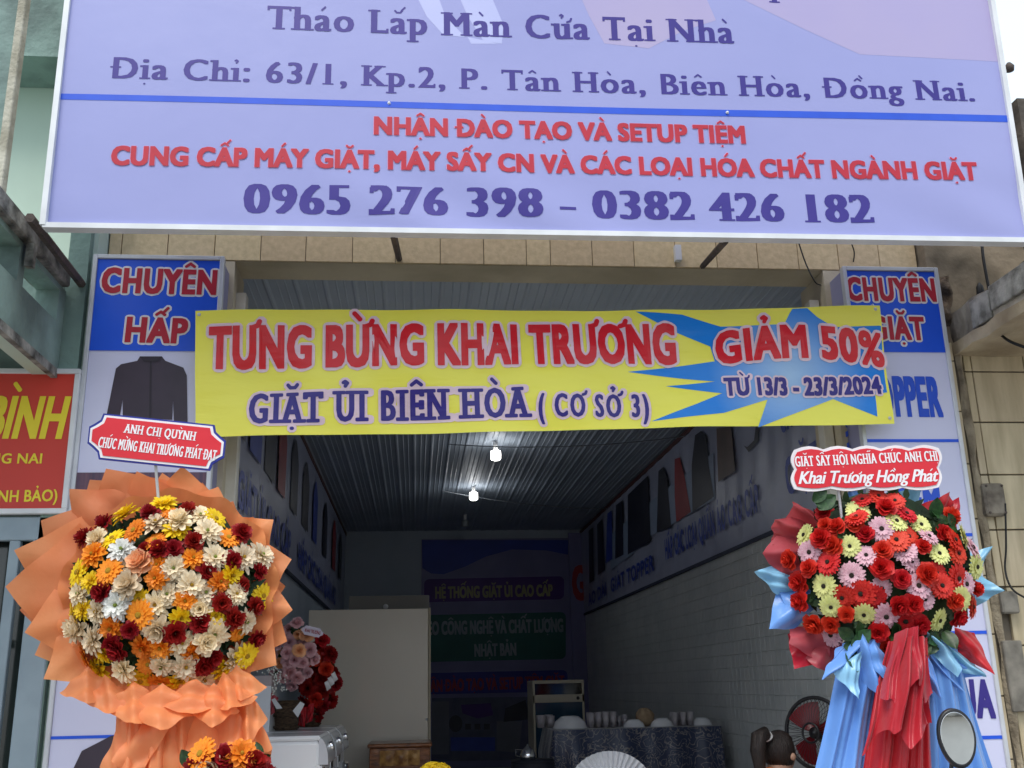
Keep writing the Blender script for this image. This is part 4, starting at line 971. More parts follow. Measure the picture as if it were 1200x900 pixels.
mb = MB(); mb.lathe([(0, .04), (.05, .035), (.16, .012), (.17, 0)], Vector((pf.x, pf.y, ZF)), 28); mb.build('base', M_FB, fn)

# ------------------------------------------------------------------ seated woman
M_HAIR = mat('dark_brown_hair', (.022, .012, .009), (.008, .005, .004), 30, .35, bump=.5, bscale=60, stretch=(4, 4, .6))
M_SKIN = mat('skin', (.42, .25, .17), (.38, .22, .15), 6, .5, sss=.1)
M_SHIRT = mat('orange_shirt_cloth', (.62, .16, .02), (.52, .13, .015), 6, .8, bump=.3)
M_TROU = mat('dark_trouser_cloth', (.03, .03, .04), None, 6, .85, bump=.3)
def skinmesh(chains, name, mt, parent, sub=2):
    V = []; E = []; R_ = []
    ids = {}
    for ch in chains:
        prev = None
        for p, r in ch:
            key = tuple(round(c, 4) for c in p)
            if key not in ids: ids[key] = len(V); V.append(p); R_.append(r)
            i = ids[key]
            if prev is not None and prev != i: E.append((prev, i))
            prev = i
    me = bpy.data.meshes.new(name); me.from_pydata(V, E, []); o = bpy.data.objects.new(name, me); col.objects.link(o)
    sk = o.modifiers.new('skin', 'SKIN'); sk.use_smooth_shade = True
    for i, r in enumerate(R_):
        s_ = me.skin_vertices[0].data[i]; s_.radius = (r, r) if not isinstance(r, tuple) else r
    me.skin_vertices[0].data[0].use_root = True
    o.modifiers.new('sub', 'SUBSURF').levels = sub; o.modifiers['sub'].render_levels = sub
    dg = bpy.context.evaluated_depsgraph_get(); dg.update()
    m2 = bpy.data.meshes.new_from_object(o.evaluated_get(dg)); bpy.data.objects.remove(o); bpy.data.meshes.remove(me)
    off = WLOC[parent.name]; m2.transform(Matrix.Translation(-off)); m2.materials.clear(); m2.materials.append(mt)
    for p in m2.polygons: p.use_smooth = True
    m2.name = name; o = bpy.data.objects.new(name, m2); col.objects.link(o); o.parent = parent; WLOC[o.name] = off; return o
hd = atY(914, 884, .62)                                # head centre
HX, HY, HZ = hd.x, hd.y, hd.z - .01
pn = thing('person', (HX - .02, HY, ZF), 'woman with dark ponytail and orange shirt sitting near the fan, seen from behind', 'person')
dv = Vector((.82, .57, 0)).normalized(); sv = Vector((dv.y, -dv.x, 0))          # facing direction and her right
hip = Vector((HX - .10, HY - .06, HZ - .61)); 
def bp(f, s, z): return tuple(hip + dv * f + sv * s + Vector((0, 0, z)))
sh = .17
ch = [[(bp(0, 0, 0), .13), (bp(.0, 0, .14), .12), (bp(.01, 0, .30), .125), (bp(.01, 0, .42), .10), (bp(.05, 0, .48), .052), (bp(.09, 0, .53), .048), (bp(.13, 0, .58), (.078, .085)), (bp(.135, 0, .65), (.082, .09)), (bp(.12, 0, .70), (.055, .06))]]
for sgn in (-1, 1):
    ch.append([(bp(0, 0, 0), .13), (bp(.08, .09 * sgn, -.02), .085), (bp(.42, .11 * sgn, -.0), .062), (bp(.44, .11 * sgn, -.22), .048), (bp(.42, .11 * sgn, -.44), .034), (bp(.50, .12 * sgn, -.47), .03), (bp(.58, .12 * sgn, -.475), .022)])
    ch.append([(bp(.01, 0, .42), .10), (bp(.01, sh * sgn, .40), .055), (bp(.08, .21 * sgn, .16), .04), (bp(.27, .13 * sgn, .10), .03), (bp(.33, .11 * sgn, .09), .024)])
body = skinmesh(ch, 'body', M_SKIN, pn)
sh_ch = [[(bp(0, 0, -.02), .145), (bp(.0, 0, .14), .135), (bp(.01, 0, .30), .14), (bp(.01, 0, .425), .108), (bp(.02, 0, .49), .074), (bp(.05, 0, .56), .068)]]
for sgn in (-1, 1): sh_ch.append([(bp(.01, 0, .425), .108), (bp(.0, sh * sgn * 1.05, .47), .07), (bp(.05, .2 * sgn, .27), .062)])
skinmesh(sh_ch, 'shirt', M_SHIRT, pn)
tr_ch = []
for sgn in (-1, 1): tr_ch.append([(bp(0, 0, -.01), .142), (bp(.08, .09 * sgn, -.02), .096), (bp(.42, .11 * sgn, -.0), .074), (bp(.44, .11 * sgn, -.22), .060), (bp(.42, .11 * sgn, -.40), .05)])
skinmesh(tr_ch, 'trousers', M_TROU, pn)
for sgn in (-1, 1):                                    # hands with five fingers resting on the thighs
    w0_ = Vector(bp(.33, .11 * sgn, .09)); fch = [[(tuple(w0_), .022), (tuple(w0_ + dv * .045), (.036, .016))]]
    for k, ln in enumerate((.055, .065, .062, .048)):
        b_ = w0_ + dv * .045; s0 = b_ + dv * .035 + sv * (.024 - .016 * k) ; fch.append([(tuple(b_), (.036, .016)), (tuple(s0), .0095), (tuple(s0 + dv * ln * .6 + Vector((0, 0, -.004))), .0085), (tuple(s0 + dv * ln + Vector((0, 0, -.018))), .007)])
    fch.append([(tuple(w0_), .022), (tuple(w0_ + dv * .03 - sv * sgn * .035), .011), (tuple(w0_ + dv * .07 - sv * sgn * .05), .008)])
    skinmesh(fch, 'hand', M_SKIN, pn, 1)
hc = Vector(bp(.125, 0, .63))
mb = MB()                                              # hair cap, open over the face
def hairp(u, v):
    a = 2 * pi * u; b = pi * v * .5 * (1.6 if cos(a) < .35 else .62)
    r = Vector((.093 * sin(b) * cos(a), .085 * sin(b) * sin(a), .105 * cos(b) + .008))
    w_ = 1 + .02 * sin(a * 23) * sin(b)
    return hc + (dv * r.x + sv * r.y) * w_ + Vector((0, 0, r.z))
mb.grid(hairp, 60, 22); mb.build('hair', M_HAIR, pn)
tp = hc - dv * .07 + Vector((0, 0, .065))
mb = MB(); mb.tube([tp, tp - dv * .05 + Vector((0, 0, .035)), tp - dv * .095 + Vector((0, 0, .02)), tp - dv * .115 + Vector((0, 0, -.05)), tp - dv * .105 + Vector((0, 0, -.15)), tp - dv * .09 + Vector((0, 0, -.23))], [.018, .035, .042, .04, .028, .006], 16); mb.build('ponytail', M_HAIR, pn)
mb = MB(); mb.tube([tp - dv * .018 + Vector((0, 0, .012)), tp - dv * .03 + Vector((0, 0, .024))], .029, 12); mb.build('hair_tie', M_SOCK, pn)
for sgn in (-1, 1):
    mb = MB(); e_ = hc + sv * .083 * sgn - Vector((0, 0, .02)); mb.lathe([(0, .012), (.012, .01), (.02, .002), (.018, -.006)], e_, 12, axis=sv * sgn); mb.build('ear', M_SKIN, pn)
    mb = MB(); e_ = hc + dv * .082 + sv * .03 * sgn - Vector((0, 0, .01)); mb.lathe([(0, .006), (.008, .005), (.013, 0)], e_, 12, axis=dv); mb.build('eye', M_BLK, pn)
mb = MB(); e_ = hc + dv * .088 - Vector((0, 0, .03)); mb.lathe([(0, .022), (.008, .016), (.014, 0)], e_, 10, axis=dv); mb.build('nose', M_SKIN, pn)
mb = MB(); e_ = hc + dv * .082 - Vector((0, 0, .06)); mb.tube([e_ - sv * .022, e_ + dv * .006, e_ + sv * .022], .005, 6); mb.build('mouth', mat('lips', (.35, .1, .09), None, 4, .5), pn)
sl = thing('plastic_stool', (hip.x, hip.y, ZF), 'low red plastic stool under the seated woman', 'stool')
zs_ = hip.z - .12
M_PR2 = mat('red_plastic', (.4, .02, .02), None, 4, .4)
mb = MB(); mb.box(hip.x - .15, hip.x + .15, hip.y - .15, hip.y + .15, zs_ - .03, zs_, bev=.01); mb.build('seat', M_PR2, sl)
for dx in (-1, 1):
    for dy in (-1, 1): mb = MB(); mb.tube([(hip.x + .12 * dx, hip.y + .12 * dy, zs_ - .03), (hip.x + .15 * dx, hip.y + .15 * dy, ZF)], [.022, .016], 6, smooth=False); mb.build('leg', M_PR2, sl)
# ------------------------------------------------------------------ flower kinds (meshes shared by every copy)
def pet(name, c1, c2, vary=.12, rough=.55, scale=14, sss=.0): return mat(name, c1, c2, scale, rough, vary=vary, trans=.18, lo=.3, hi=.7)
P_YEL = pet('yellow_petal', (.95, .72, .02), (.88, .56, .01)); P_ORG = pet('orange_petal', (.93, .34, .02), (.82, .20, .012)); P_RED = pet('crimson_petal', (.42, .012, .012), (.24, .005, .007), .07)
P_CRM = pet('cream_petal', (.93, .84, .64), (.88, .68, .42)); P_WHT = pet('white_petal', (.90, .90, .86), (.8, .8, .74)); P_PCH = pet('peach_petal', (.93, .55, .32), (.85, .40, .20))
P_ROSE = pet('red_rose_petal', (.80, .045, .025), (.55, .015, .012), .12); P_PALE = pet('lemon_petal', (.80, .80, .36), (.70, .72, .24), .06); P_PINK = pet('pink_white_petal', (.80, .58, .62), (.66, .30, .40), .12)
P_PRS = pet('pale_pink_rose_petal', (.85, .58, .58), (.70, .38, .44), .2)
C_DRK = mat('dark_flower_centre', (.03, .02, .01), (.012, .01, .006), 60, .8, bump=.6); C_YEL = mat('yellow_flower_centre', (.6, .36, .02), (.4, .2, .01), 60, .8, bump=.6); C_GRN = mat('green_flower_centre', (.30, .36, .05), (.16, .22, .03), 60, .8, bump=.6)
M_LEAF = mat('dark_leaf', (.035, .09, .025), (.018, .05, .018), 8, .4, vary=.3, trans=.1); M_LEAF2 = mat('green_foliage', (.03, .07, .022), (.012, .03, .01), 10, .6)
def petals(mb, n, r0, r1, w, z0, z1, curl, ph=0, mi=0, jit=.06, ns=4, cup=.15, tipw=.35, rnd=random):
    for k in range(n):
        a = 2 * pi * k / n + ph + rnd.uniform(-1, 1) * jit; L_ = r1 * (1 + rnd.uniform(-1, 1) * jit); ww = w * (1 + rnd.uniform(-.15, .15)); zz_ = rnd.uniform(-1, 1) * jit * .6
        ca, sa = cos(a), sin(a); V = []
        for i in range(ns + 1):
            s_ = i / ns; r = r0 + (L_ - r0) * s_; hw = ww * (.35 + .65 * sin(pi * min(1, s_ * .62 + .12))) * (1 if s_ < .8 else 1 - (1 - tipw) * ((s_ - .8) / .2) ** 1.2)
            z = z0 + (z1 - z0 + zz_) * s_ + curl * s_ * s_
            for t in (-1, 0, 1):
                zt = z + cup * hw * (abs(t)) ; V.append((r * ca - t * hw * sa, r * sa + t * hw * ca, zt))
        Fs = [(i * 3 + t, i * 3 + t + 1, (i + 1) * 3 + t + 1, (i + 1) * 3 + t) for i in range(ns) for t in (0, 1)]
        mb.add(V, Fs, mi, True)
def f_daisy(pm, cm, inner=True, n=20, seed=1, cr=.2):
    R_ = random.Random(seed); mb = MB()
    petals(mb, n, .15, 1, .15, .0, .12, -.16, 0, 0, rnd=R_); petals(mb, n - 2, .15, .92, .14, .05, .2, -.1, .15, 0, rnd=R_)
    if inner: petals(mb, n - 4, .12, .55, .09, .1, .28, -.06, .4, 0, rnd=R_)
    mb.lathe([(cr, .10), (cr * .95, .19), (cr * .6, .23), (0, .21)], (0, 0, 0), 12, 1)
    return mesh_of(mb, 'gerbera', [pm, cm])
def f_mum(pm, cm, seed=2):
    R_ = random.Random(seed); mb = MB()
    petals(mb, 13, .1, 1, .17, -.06, .05, -.12, 0, 0, .14, rnd=R_, cup=.4); petals(mb, 12, .1, .9, .17, .05, .3, -.12, .2, 0, .14, rnd=R_, cup=.5)
    petals(mb, 10, .08, .68, .15, .1, .45, -.05, .5, 0, .16, rnd=R_, cup=.6); petals(mb, 7, .05, .4, .12, .15, .5, .0, .9, 0, .2, rnd=R_, cup=.7)
    mb.lathe([(.12, .1), (.1, .35), (0, .4)], (0, 0, 0), 8, 1); return mesh_of(mb, 'chrysanthemum', [pm, cm])
def f_carn(pm, seed=3):
    R_ = random.Random(seed); mb = MB()
    for (n, r, z, cu) in ((9, 1, .1, -.2), (9, .92, .35, -.12), (8, .75, .6, -.05), (7, .55, .8, 0), (5, .3, .9, 0)):
        petals(mb, n, .05, r, .27, 0, z, cu, R_.random() * 3, 0, .2, 4, .5, .8, R_)
    return mesh_of(mb, 'carnation', [pm])
def f_rose(pm, seed=4):
    R_ = random.Random(seed); mb = MB()
    for (n, r, z1, w, cu) in ((5, 1.0, .12, .60, -.16), (5, .88, .42, .55, -.10), (5, .68, .66, .46, -.02), (4, .46, .80, .36, .04), (4, .28, .90, .26, .05), (3, .14, .94, .18, .03)):
        petals(mb, n, .04, r, w, -.05 + z1 * .15, z1, cu, R_.random() * 3, 0, .10, 6, .55, .8, R_)
    return mesh_of(mb, 'rose', [pm])
def leafmesh():
    mb = MB()
    def fn(u, v):
        wd = .34 * sin(pi * min(1, u * .93 + .06)) ** .8; return Vector((u, (v - .5) * 2 * wd, .12 * abs(v - .5) * 2 * .6 + .25 * u * (1 - u) + .012 * sin(u * 25) * abs(v - .5)))
    mb.grid(fn, 7, 4); return mesh_of(mb, 'leaf', [M_LEAF])
KIND = {
 'y': [f_daisy(P_YEL, C_YEL, True, 16, 11, .18), f_mum(P_YEL, C_YEL, 12)], 'o': [f_daisy(P_ORG, C_YEL, True, 18, 13, .2), f_mum(P_ORG, C_YEL, 14)],
 'r': [f_carn(P_RED, 15), f_carn(P_RED, 16)], 'c': [f_mum(P_CRM, C_YEL, 17), f_mum(P_CRM, C_GRN, 18), f_carn(P_CRM, 29)], 'w': [f_mum(P_WHT, C_GRN, 19)], 'p': [f_rose(P_PCH, 20)],
 'R': [f_rose(P_ROSE, 21), f_rose(P_ROSE, 22)], 'G': [f_daisy(P_ROSE, C_DRK, True, 22, 23, .16)], 'L': [f_daisy(P_PALE, C_DRK, True, 20, 24, .17)], 'P': [f_daisy(P_PINK, C_DRK, True, 19, 25, .18)],
 'k': [f_rose(P_PRS, 26)]}
KN = {'y': 'yellow_gerbera', 'o': 'orange_gerbera', 'r': 'crimson_carnation', 'c': 'cream_chrysanthemum', 'w': 'white_chrysanthemum', 'p': 'peach_rose', 'R': 'red_rose', 'G': 'red_gerbera', 'L': 'lemon_gerbera', 'P': 'pink_gerbera', 'k': 'pink_rose'}
LEAF = leafmesh()
def place_flower(kind, c, n, size, parent, rr):
    q = n.to_track_quat('Z', 'Y'); ms = rr.choice(KIND[kind])
    tilt = Matrix.Rotation(rr.uniform(-.3, .3), 4, 'X') @ Matrix.Rotation(rr.uniform(-.3, .3), 4, 'Y')
    M_ = Matrix.Translation(c) @ q.to_matrix().to_4x4() @ tilt @ Matrix.Rotation(rr.uniform(0, 6.28), 4, 'Z') @ Matrix.Scale(size, 4)
    inst(ms, KN[kind], M_, parent)
def place_leaf(c, n, size, parent, rr, name='leaf'):
    q = n.to_track_quat('Z', 'Y')
    M_ = Matrix.Translation(c) @ q.to_matrix().to_4x4() @ Matrix.Rotation(rr.uniform(0, 6.28), 4, 'Z') @ Matrix.Rotation(rr.uniform(-.7, .1), 4, 'Y') @ Matrix.Scale(size, 4)
    inst(LEAF, name, M_, parent)
def dome(C, R, depth, lst, parent, rr, sizes, zoom, ox, oy, fill=None, nfill=0):
    """flowers on a dome whose rim faces the street; list holds (x, y, kind) in enlarged picture units"""
    placed = []
    def put(P, kind, size, px=None):
        if px:
            for _ in range(4):
                s_ = min(1, math.hypot(P.x - C.x, P.z - C.z) / R); P = atY(px[0], px[1], C.y - depth * math.sqrt(max(0, 1 - s_ * s_)))
        d = Vector((P.x - C.x, 0, P.z - C.z)); s_ = min(1, d.length / R); y = C.y - depth * math.sqrt(max(0, 1 - s_ * s_)) + rr.uniform(-.012, .012)
        n = Vector((d.x / R * .85, -math.sqrt(max(.12, 1 - s_ * s_ * .75)), d.z / R * .85 + .05)).normalized()
        place_flower(kind, Vector((P.x, y, P.z)), n, size, parent, rr); placed.append((P.x, P.z, size))
    for x, y, k in lst:
        Pt = atY(ox + x / zoom, oy + y / zoom, C.y - depth * .7); put(Pt, k, sizes[k] * rr.uniform(.88, 1.14), (ox + x / zoom, oy + y / zoom))
    t = 0
    while nfill > 0 and t < 6000:
        t += 1; a = rr.uniform(0, 6.28); r = R * math.sqrt(rr.random()) * .93; P = Vector((C.x + r * cos(a), 0, C.z + r * sin(a) * .93)); k = rr.choice(fill); sz = sizes[k] * .8
        if all((P.x - a_) ** 2 + (P.z - b_) ** 2 > (.55 * (sz + s_)) ** 2 for a_, b_, s_ in placed): put(P + Vector((0, 0, 0)), k, sz); nfill -= 1
    # greenery packed behind the heads
    mb = MB(); 
    for i in range(420):
        a = rr.uniform(0, 6.28); r = R * math.sqrt(rr.random()) * 1.0; s_ = r / R; y = C.y + .03 - (depth - .02) * math.sqrt(max(0, 1 - s_ * s_)) * .9
        c = Vector((C.x + r * cos(a), y + rr.uniform(-.01, .03), C.z + r * sin(a) * .93)); u = Vector((rr.uniform(-1, 1), rr.uniform(-.6, .1), rr.uniform(-1, 1))).normalized() * .045; v = u.cross(Vector((rr.uniform(-.3, .3), -1, rr.uniform(-.3, .3)))).normalized() * .016
        mb.add([c - u, c + v, c + u, c - v], [(0, 1, 2, 3)])
    o = mb.build('foliage', M_LEAF2, parent); o['kind'] = 'stuff'
    mb = MB(); mb.lathe([(R * .9, 0), (R * .86, -depth * .35), (R * .6, -depth * .68), (R * .3, -depth * .8), (0, -depth * .82)][::-1], Vector((C.x, C.y + .04, C.z)), 32, axis=Vector((0, 1, 0)))
    mb.build('floral_foam', M_LEAF2, parent)
def sheetgrid(parent, a, b, c, d, mt, name, rr, crease=.02, rip=.008, bulge=0.0, n=12):
    """a sheet of wrapping between corners a (root), b, c (free tip), d"""
    N = (c - a).cross(d - b).normalized()
    if N.y > 0: N = -N
    f1, f2, p1, p2 = rr.uniform(2, 5), rr.uniform(2, 5), rr.uniform(0, 6), rr.uniform(0, 6); f3 = rr.uniform(9, 15)
    def fn(u, v):
        p = (a * (1 - u) + b * u) * (1 - v) + (d * (1 - u) + c * u) * v
        h = -crease * abs(u - v) * 1.6 + rip * sin(f1 * u * 2 + p1) * cos(f2 * v * 2 + p2) + bulge * sin(pi * (u + v) / 2) + rip * .35 * sin(f3 * (u - v) + p1)
        return p + N * h
    mb = MB(); mb.grid(fn, n, n); return mb.build(name, mt, parent)
def drape(parent, a, b, c, d, mt, name, folds, amp, rr, nu=60, nv=26, flare=1.0, bulge=0.0):
    """hanging cloth: a-b top edge, d-c bottom edge"""
    N = (b - a).cross(d - a).normalized()
    if N.y > 0: N = -N
    ph = rr.uniform(0, 6); p2 = rr.uniform(0, 6)
    def fn(u, v):
        p = (a * (1 - u) + b * u) * (1 - v) + (d * (1 - u) + c * u) * v
        A = amp * (.4 + .6 * v * flare)
        h = A * (sin(2 * pi * folds * u + ph + v * 1.2) + .45 * sin(2 * pi * folds * 2.3 * u + p2 - v)) + bulge * sin(pi * u) + amp * .4 * sin(v * 7 + u * 5 + ph)
        return p + N * h + (d - a).normalized() * (.035 * v * sin(u * 9 + ph) + .02 * v * sin(u * 23 + p2))
    mb = MB(); mb.grid(fn, nu, nv); return mb.build(name, mt, parent)
def tripod(t, x, y, ztop, m):
    for dx, dy in ((-.2, -.12), (.2, -.12), (0, .3)):
        mb = MB(); mb.tube([(x + dx, y + dy, .125), (x + dx * .12, y + dy * .12 + .03, ztop)], .011, 6, smooth=False); mb.build('stand_leg', m, t)
M_BAMB = mat('bare_wood_stick', (.42, .30, .17), (.34, .24, .13), 12, .7, stretch=(1, 1, .1))

# ------------------------------------------------------------------ orange wreath (left)
M_OR = mat('orange_wrap', (.93, .38, .16), (.88, .31, .12), 3, .5, bump=.3, bscale=14, trans=.42, vary=.07)
C1 = atY(197, 692, -.86)
ow = thing('flower_wreath', (C1.x, -.86, .12), 'big round wreath of yellow, orange, cream and crimson flowers in orange wrapping', 'flower wreath')
rr = random.Random(5)
Z1 = lambda x, y, Y: atY(x / 2.5, 540 + y / 2.5, Y)
tips = [(28, 372, .02), (60, 268, .05), (86, 505, 0), (142, 640, 0), (215, 88, .06), (318, 28, .07), (408, 36, .05), (540, 22, .07), (640, 78, .05), (690, 124, .04), (806, 178, .05), (855, 290, .03), (862, 440, .02), (815, 600, .0), (735, 660, .02),
        (130, 180, .09), (270, 60, .10), (480, 40, .10), (600, 70, .1), (750, 170, .09), (840, 370, .08), (845, 530, .06), (70, 440, .07), (110, 570, .06), (250, 680, .03)]
for i, (x, y, dy) in enumerate(tips):
    tip = Z1(x, y, -.80 + dy); c = Vector((C1.x, -.84 + dy, C1.z)); d = (tip - c); d.y = 0; ln = d.length; d.normalize(); s_ = Vector((-d.z, 0, d.x))
    root = c + d * ln * .25 + Vector((0, .03, 0)); mid = c + d * ln * .62; wd = ln * rr.uniform(.34, .46)
    sheetgrid(ow, root, mid - s_ * wd + Vector((0, -.01, 0)), tip + Vector((0, -.03 - .03 * rr.random(), 0)), mid + s_ * wd + Vector((0, .015, 0)), M_OR, 'wrapping_sheet', rr, .035, .014, .0)
# ring collar round the heads
mb = MB()
def collar(u, v):
    a = 2 * pi * u; r = .30 + .11 * v + .012 * sin(a * 13) * v; return Vector((C1.x + r * cos(a), -.80 - .05 * v + .018 * sin(a * 21 + 1) * v, C1.z + r * sin(a) * .96))
mb.grid(collar, 150, 8); mb.build('paper_collar', M_OR, ow)
fl = [(478,130,'y'),(368,158,'y'),(517,203,'y'),(328,227,'y'),(630,170,'y'),(232,328,'y'),(215,452,'y'),(530,458,'y'),(290,612,'y'),(410,642,'y'),(655,608,'y'),(722,570,'y'),(528,638,'y'),(676,335,'y'),(630,455,'y'),(768,395,'y'),
(395,205,'o'),(668,225,'o'),(277,277,'o'),(323,325,'o'),(565,287,'o'),(460,345,'o'),(643,355,'o'),(325,490,'o'),(250,573,'o'),(418,545,'o'),(470,545,'o'),(562,562,'o'),(700,500,'o'),(475,650,'o'),(410,452,'o'),(545,410,'o'),(455,235,'o'),
(310,185,'r'),(250,225,'r'),(440,155,'r'),(548,152,'r'),(470,265,'r'),(430,262,'r'),(568,238,'r'),(707,215,'r'),(680,295,'r'),(605,325,'r'),(303,385,'r'),(755,325,'r'),(745,425,'r'),(650,418,'r'),(585,475,'r'),(685,462,'r'),(385,495,'r'),(350,555,'r'),(330,535,'r'),(620,575,'r'),(750,517,'r'),(515,505,'r'),(704,365,'r'),(598,598,'r'),(510,262,'r'),
(455,185,'c'),(610,210,'c'),(530,180,'c'),(630,285,'c'),(710,285,'c'),(765,280,'c'),(510,315,'c'),(380,365,'c'),(235,390,'c'),(285,440,'c'),(230,490,'c'),(275,525,'c'),(560,365,'c'),(490,390,'c'),(690,390,'c'),(465,490,'c'),(630,505,'c'),(365,610,'c'),(475,600,'c'),(598,638,'c'),(690,580,'c'),(530,530,'c'),(455,420,'c'),(545,600,'c'),(600,385,'c'),(605,530,'c'),(718,470,'c'),
(358,262,'w'),(343,422,'w'),(415,300,'p')]
SZ = {'y': .064, 'o': .062, 'r': .048, 'c': .066, 'w': .066, 'p': .062, 'R': .046, 'G': .062, 'L': .058, 'P': .056, 'k': .05}
SZL = {k: v * .86 for k, v in SZ.items()}
dome(C1, .355, .17, fl, ow, rr, SZL, 2.5, 0, 540, ['c', 'y', 'o', 'c', 'y'], 60)
# skirt of paper below
M_OR2 = M_OR
for i, (x, y, hw, ln, dy) in enumerate(((255, 712, 90, 110, .06), (705, 705, 75, 110, .05), (320, 742, 80, 110, .03), (668, 735, 85, 110, .0), (395, 775, 105, 130, -.005), (562, 742, 130, 100, -.02), (470, 790, 120, 140, -.03), (622, 782, 75, 130, -.035),
                                         (372, 1040, 90, 300, .02), (500, 1080, 110, 330, .0), (600, 1020, 100, 290, -.01), (665, 935, 75, 230, .0), (725, 835, 55, 170, .03))):
    tip = Z1(x, y, -1.04 + dy); root = Z1(x + rr.uniform(-20, 20), y - ln, -.95 + dy); b = Z1(x - hw, y - ln * .5, -.98 + dy); d = Z1(x + hw, y - ln * .55, -.98 + dy)
    sheetgrid(ow, root, b, tip, d, M_OR, 'wrapping_sheet', rr, .03, .014, .0, 18)
drape(ow, Z1(345, 660, -.90), Z1(650, 660, -.88), Z1(700, 1130, -.96), Z1(310, 1130, -.98), M_OR, 'paper_skirt', 4.5, .03, rr, bulge=.03)
drape(ow, Z1(620, 690, -.90), Z1(680, 690, -.82), Z1(790, 870, -.84), Z1(690, 900, -.98), M_OR, 'paper_skirt', 1.5, .03, rr, 30, 16, bulge=.05)
sheetgrid(ow, Z1(640, 700, -.86), Z1(690, 690, -.84), Z1(772, 830, -.86), Z1(650, 850, -.92), M_OR, 'wrapping_sheet', rr, .03, .02)
sheetgrid(ow, Z1(330, 880, -.98), Z1(420, 700, -.94), Z1(520, 740, -1.0), Z1(380, 940, -1.02), M_OR, 'wrapping_sheet', rr, .03, .02)
tripod(ow, C1.x, -.78, 1.5, M_BAMB)

# small flowers at the bottom edge, in front
C3 = atY(262, 905, -1.42)
sf = thing('flower_bunch', (C3.x, -1.35, .12), 'low bunch of orange gerberas and crimson carnations in front of the orange skirt', 'flower bunch')
for x, y, k in ((236, 884, 'o'), (264, 889, 'r'), (283, 885, 'o'), (298, 894, 'r'), (270, 902, 'o'), (228, 905, 'r'), (250, 905, 'c'), (248, 896, 'r'), (292, 908, 'y'), (278, 912, 'r'), (310, 910, 'r'), (240, 925, 'y'), (262, 928, 'r'), (288, 930, 'o')):
    d = Vector(((x - 266) / 60, -.75, (905 - y) / 40)).normalized(); place_flower(k, atY(x, y, -1.42 - .02 * d.z), d, SZ[k] * .95, sf, rr)
for k in range(14): place_leaf(atY(rr.uniform(225, 305), rr.uniform(893, 930), -1.38), Vector((rr.uniform(-.5, .5), -1, rr.uniform(0, 1))), .07, sf, rr)
drape(sf, atY(222, 925, -1.4), atY(312, 925, -1.4), Vector((C3.x + .1, -1.42, .7)), Vector((C3.x - .1, -1.42, .7)), M_OR, 'paper_skirt', 3, .02, rr, bulge=.08)
tripod(sf, C3.x, -1.36, 1.0, M_BAMB)

# ------------------------------------------------------------------ greeting boards
def board(name_label, pts, Y, mt, rims, parent_y, stick):
    t = thing('greeting_board', tuple(stick), name_label, 'greeting board'); return t
def scallop(cx, cy, w_, h_, ang, notch, n=4):
    pts = []
    for sx, sy in ((1, -1), (1, 1), (-1, 1), (-1, -1)):      # concave rounded corners
        X_, Y_ = sx * w_ / 2, sy * h_ / 2; nx, ny = notch
        seq = [(X_ - sx * nx, Y_), (X_ - sx * nx * .85, Y_ - sy * ny * .45), (X_ - sx * nx * .5, Y_ - sy * ny * .7), (X_ - sx * nx * .35, Y_ - sy * ny * .8), (X_, Y_ - sy * ny)]
        if (sx * sy) > 0: seq = seq[::-1]
        pts += seq
    ca, sa = cos(ang), sin(ang); return [(cx + x * ca - y * sa, cy + x * sa + y * ca) for x, y in pts]
YG1 = -.98
g1_ = thing('greeting_board', tuple(atY(184, 560, YG1)), 'red greeting board with blue edge above the orange wreath, tilted down to the right', 'greeting board')
def gb(t, pts, Y, mt, name, y0, th): P = [atY(x, y, Y) for x, y in pts]; P = [Vector((p.x, Y + y0, p.z)) for p in P]; return MB().prism(P, (0, th, 0)).build(name, mt, t)
M_BRDR = mat('board_red', srgb(212, 36, 50), srgb(204, 32, 46), 4, .4, bump=.08, bscale=12); M_BRDB = mat('board_navy', srgb(28, 40, 140), None, 4, .4)
ang = radians(5.9)
c_ = (183.5, 518)
gb(g1_, scallop(*c_, 161, 54, ang, (15, 17)), YG1, M_BRDB, 'board_back', 0, .008)
gb(g1_, scallop(*c_, 157, 50, ang, (15, 17)), YG1, WHT, 'white_rim', -.002, .0015)
gb(g1_, scallop(*c_, 151.5, 45, ang, (15, 16)), YG1, M_BRDR, 'board_face', -.0045, .002)
L('ANH CHỊ QUỲNH', 145, 507, 228, 516.5, 11, 'slab', WHT, g1_, YG1 - .0045, lift=.002)
L('CHÚC MỪNG KHAI TRƯƠNG PHÁT ĐẠT', 114, 524, 252, 540, 13, 'slab', WHT, g1_, YG1 - .0045, lift=.002)
mb = MB(); mb.tube([atY(182, 540, YG1 + .02), atY(190, 640, -.86)], .006, 6); mb.build('stick', M_STEEL, g1_)
YG2 = -.98
g2_ = thing('greeting_board', tuple(atY(1015, 580, YG2)), 'red and white greeting board above the red and blue wreath', 'greeting board')
def wavy(x0, y0, x1, y1, a, n, sk=0):
    pts = []
    for k in range(n * 4): t = k / (n * 4); pts.append((x0 + (x1 - x0) * t, y0 - a * abs(sin(pi * n * t)) + sk * t))
    for k in range(12): t = k / 12; pts.append((x1 + a * abs(sin(pi * 2 * t)), y0 + sk + (y1 - y0) * t))
    for k in range(n * 4): t = k / (n * 4); pts.append((x1 - (x1 - x0) * t, y1 + a * .8 * abs(sin(pi * (n - 1) * t)) + sk * (1 - t)))
    for k in range(12): t = k / 12; pts.append((x0 - a * abs(sin(pi * 2 * t)), y1 - (y1 - y0) * t))
    return pts
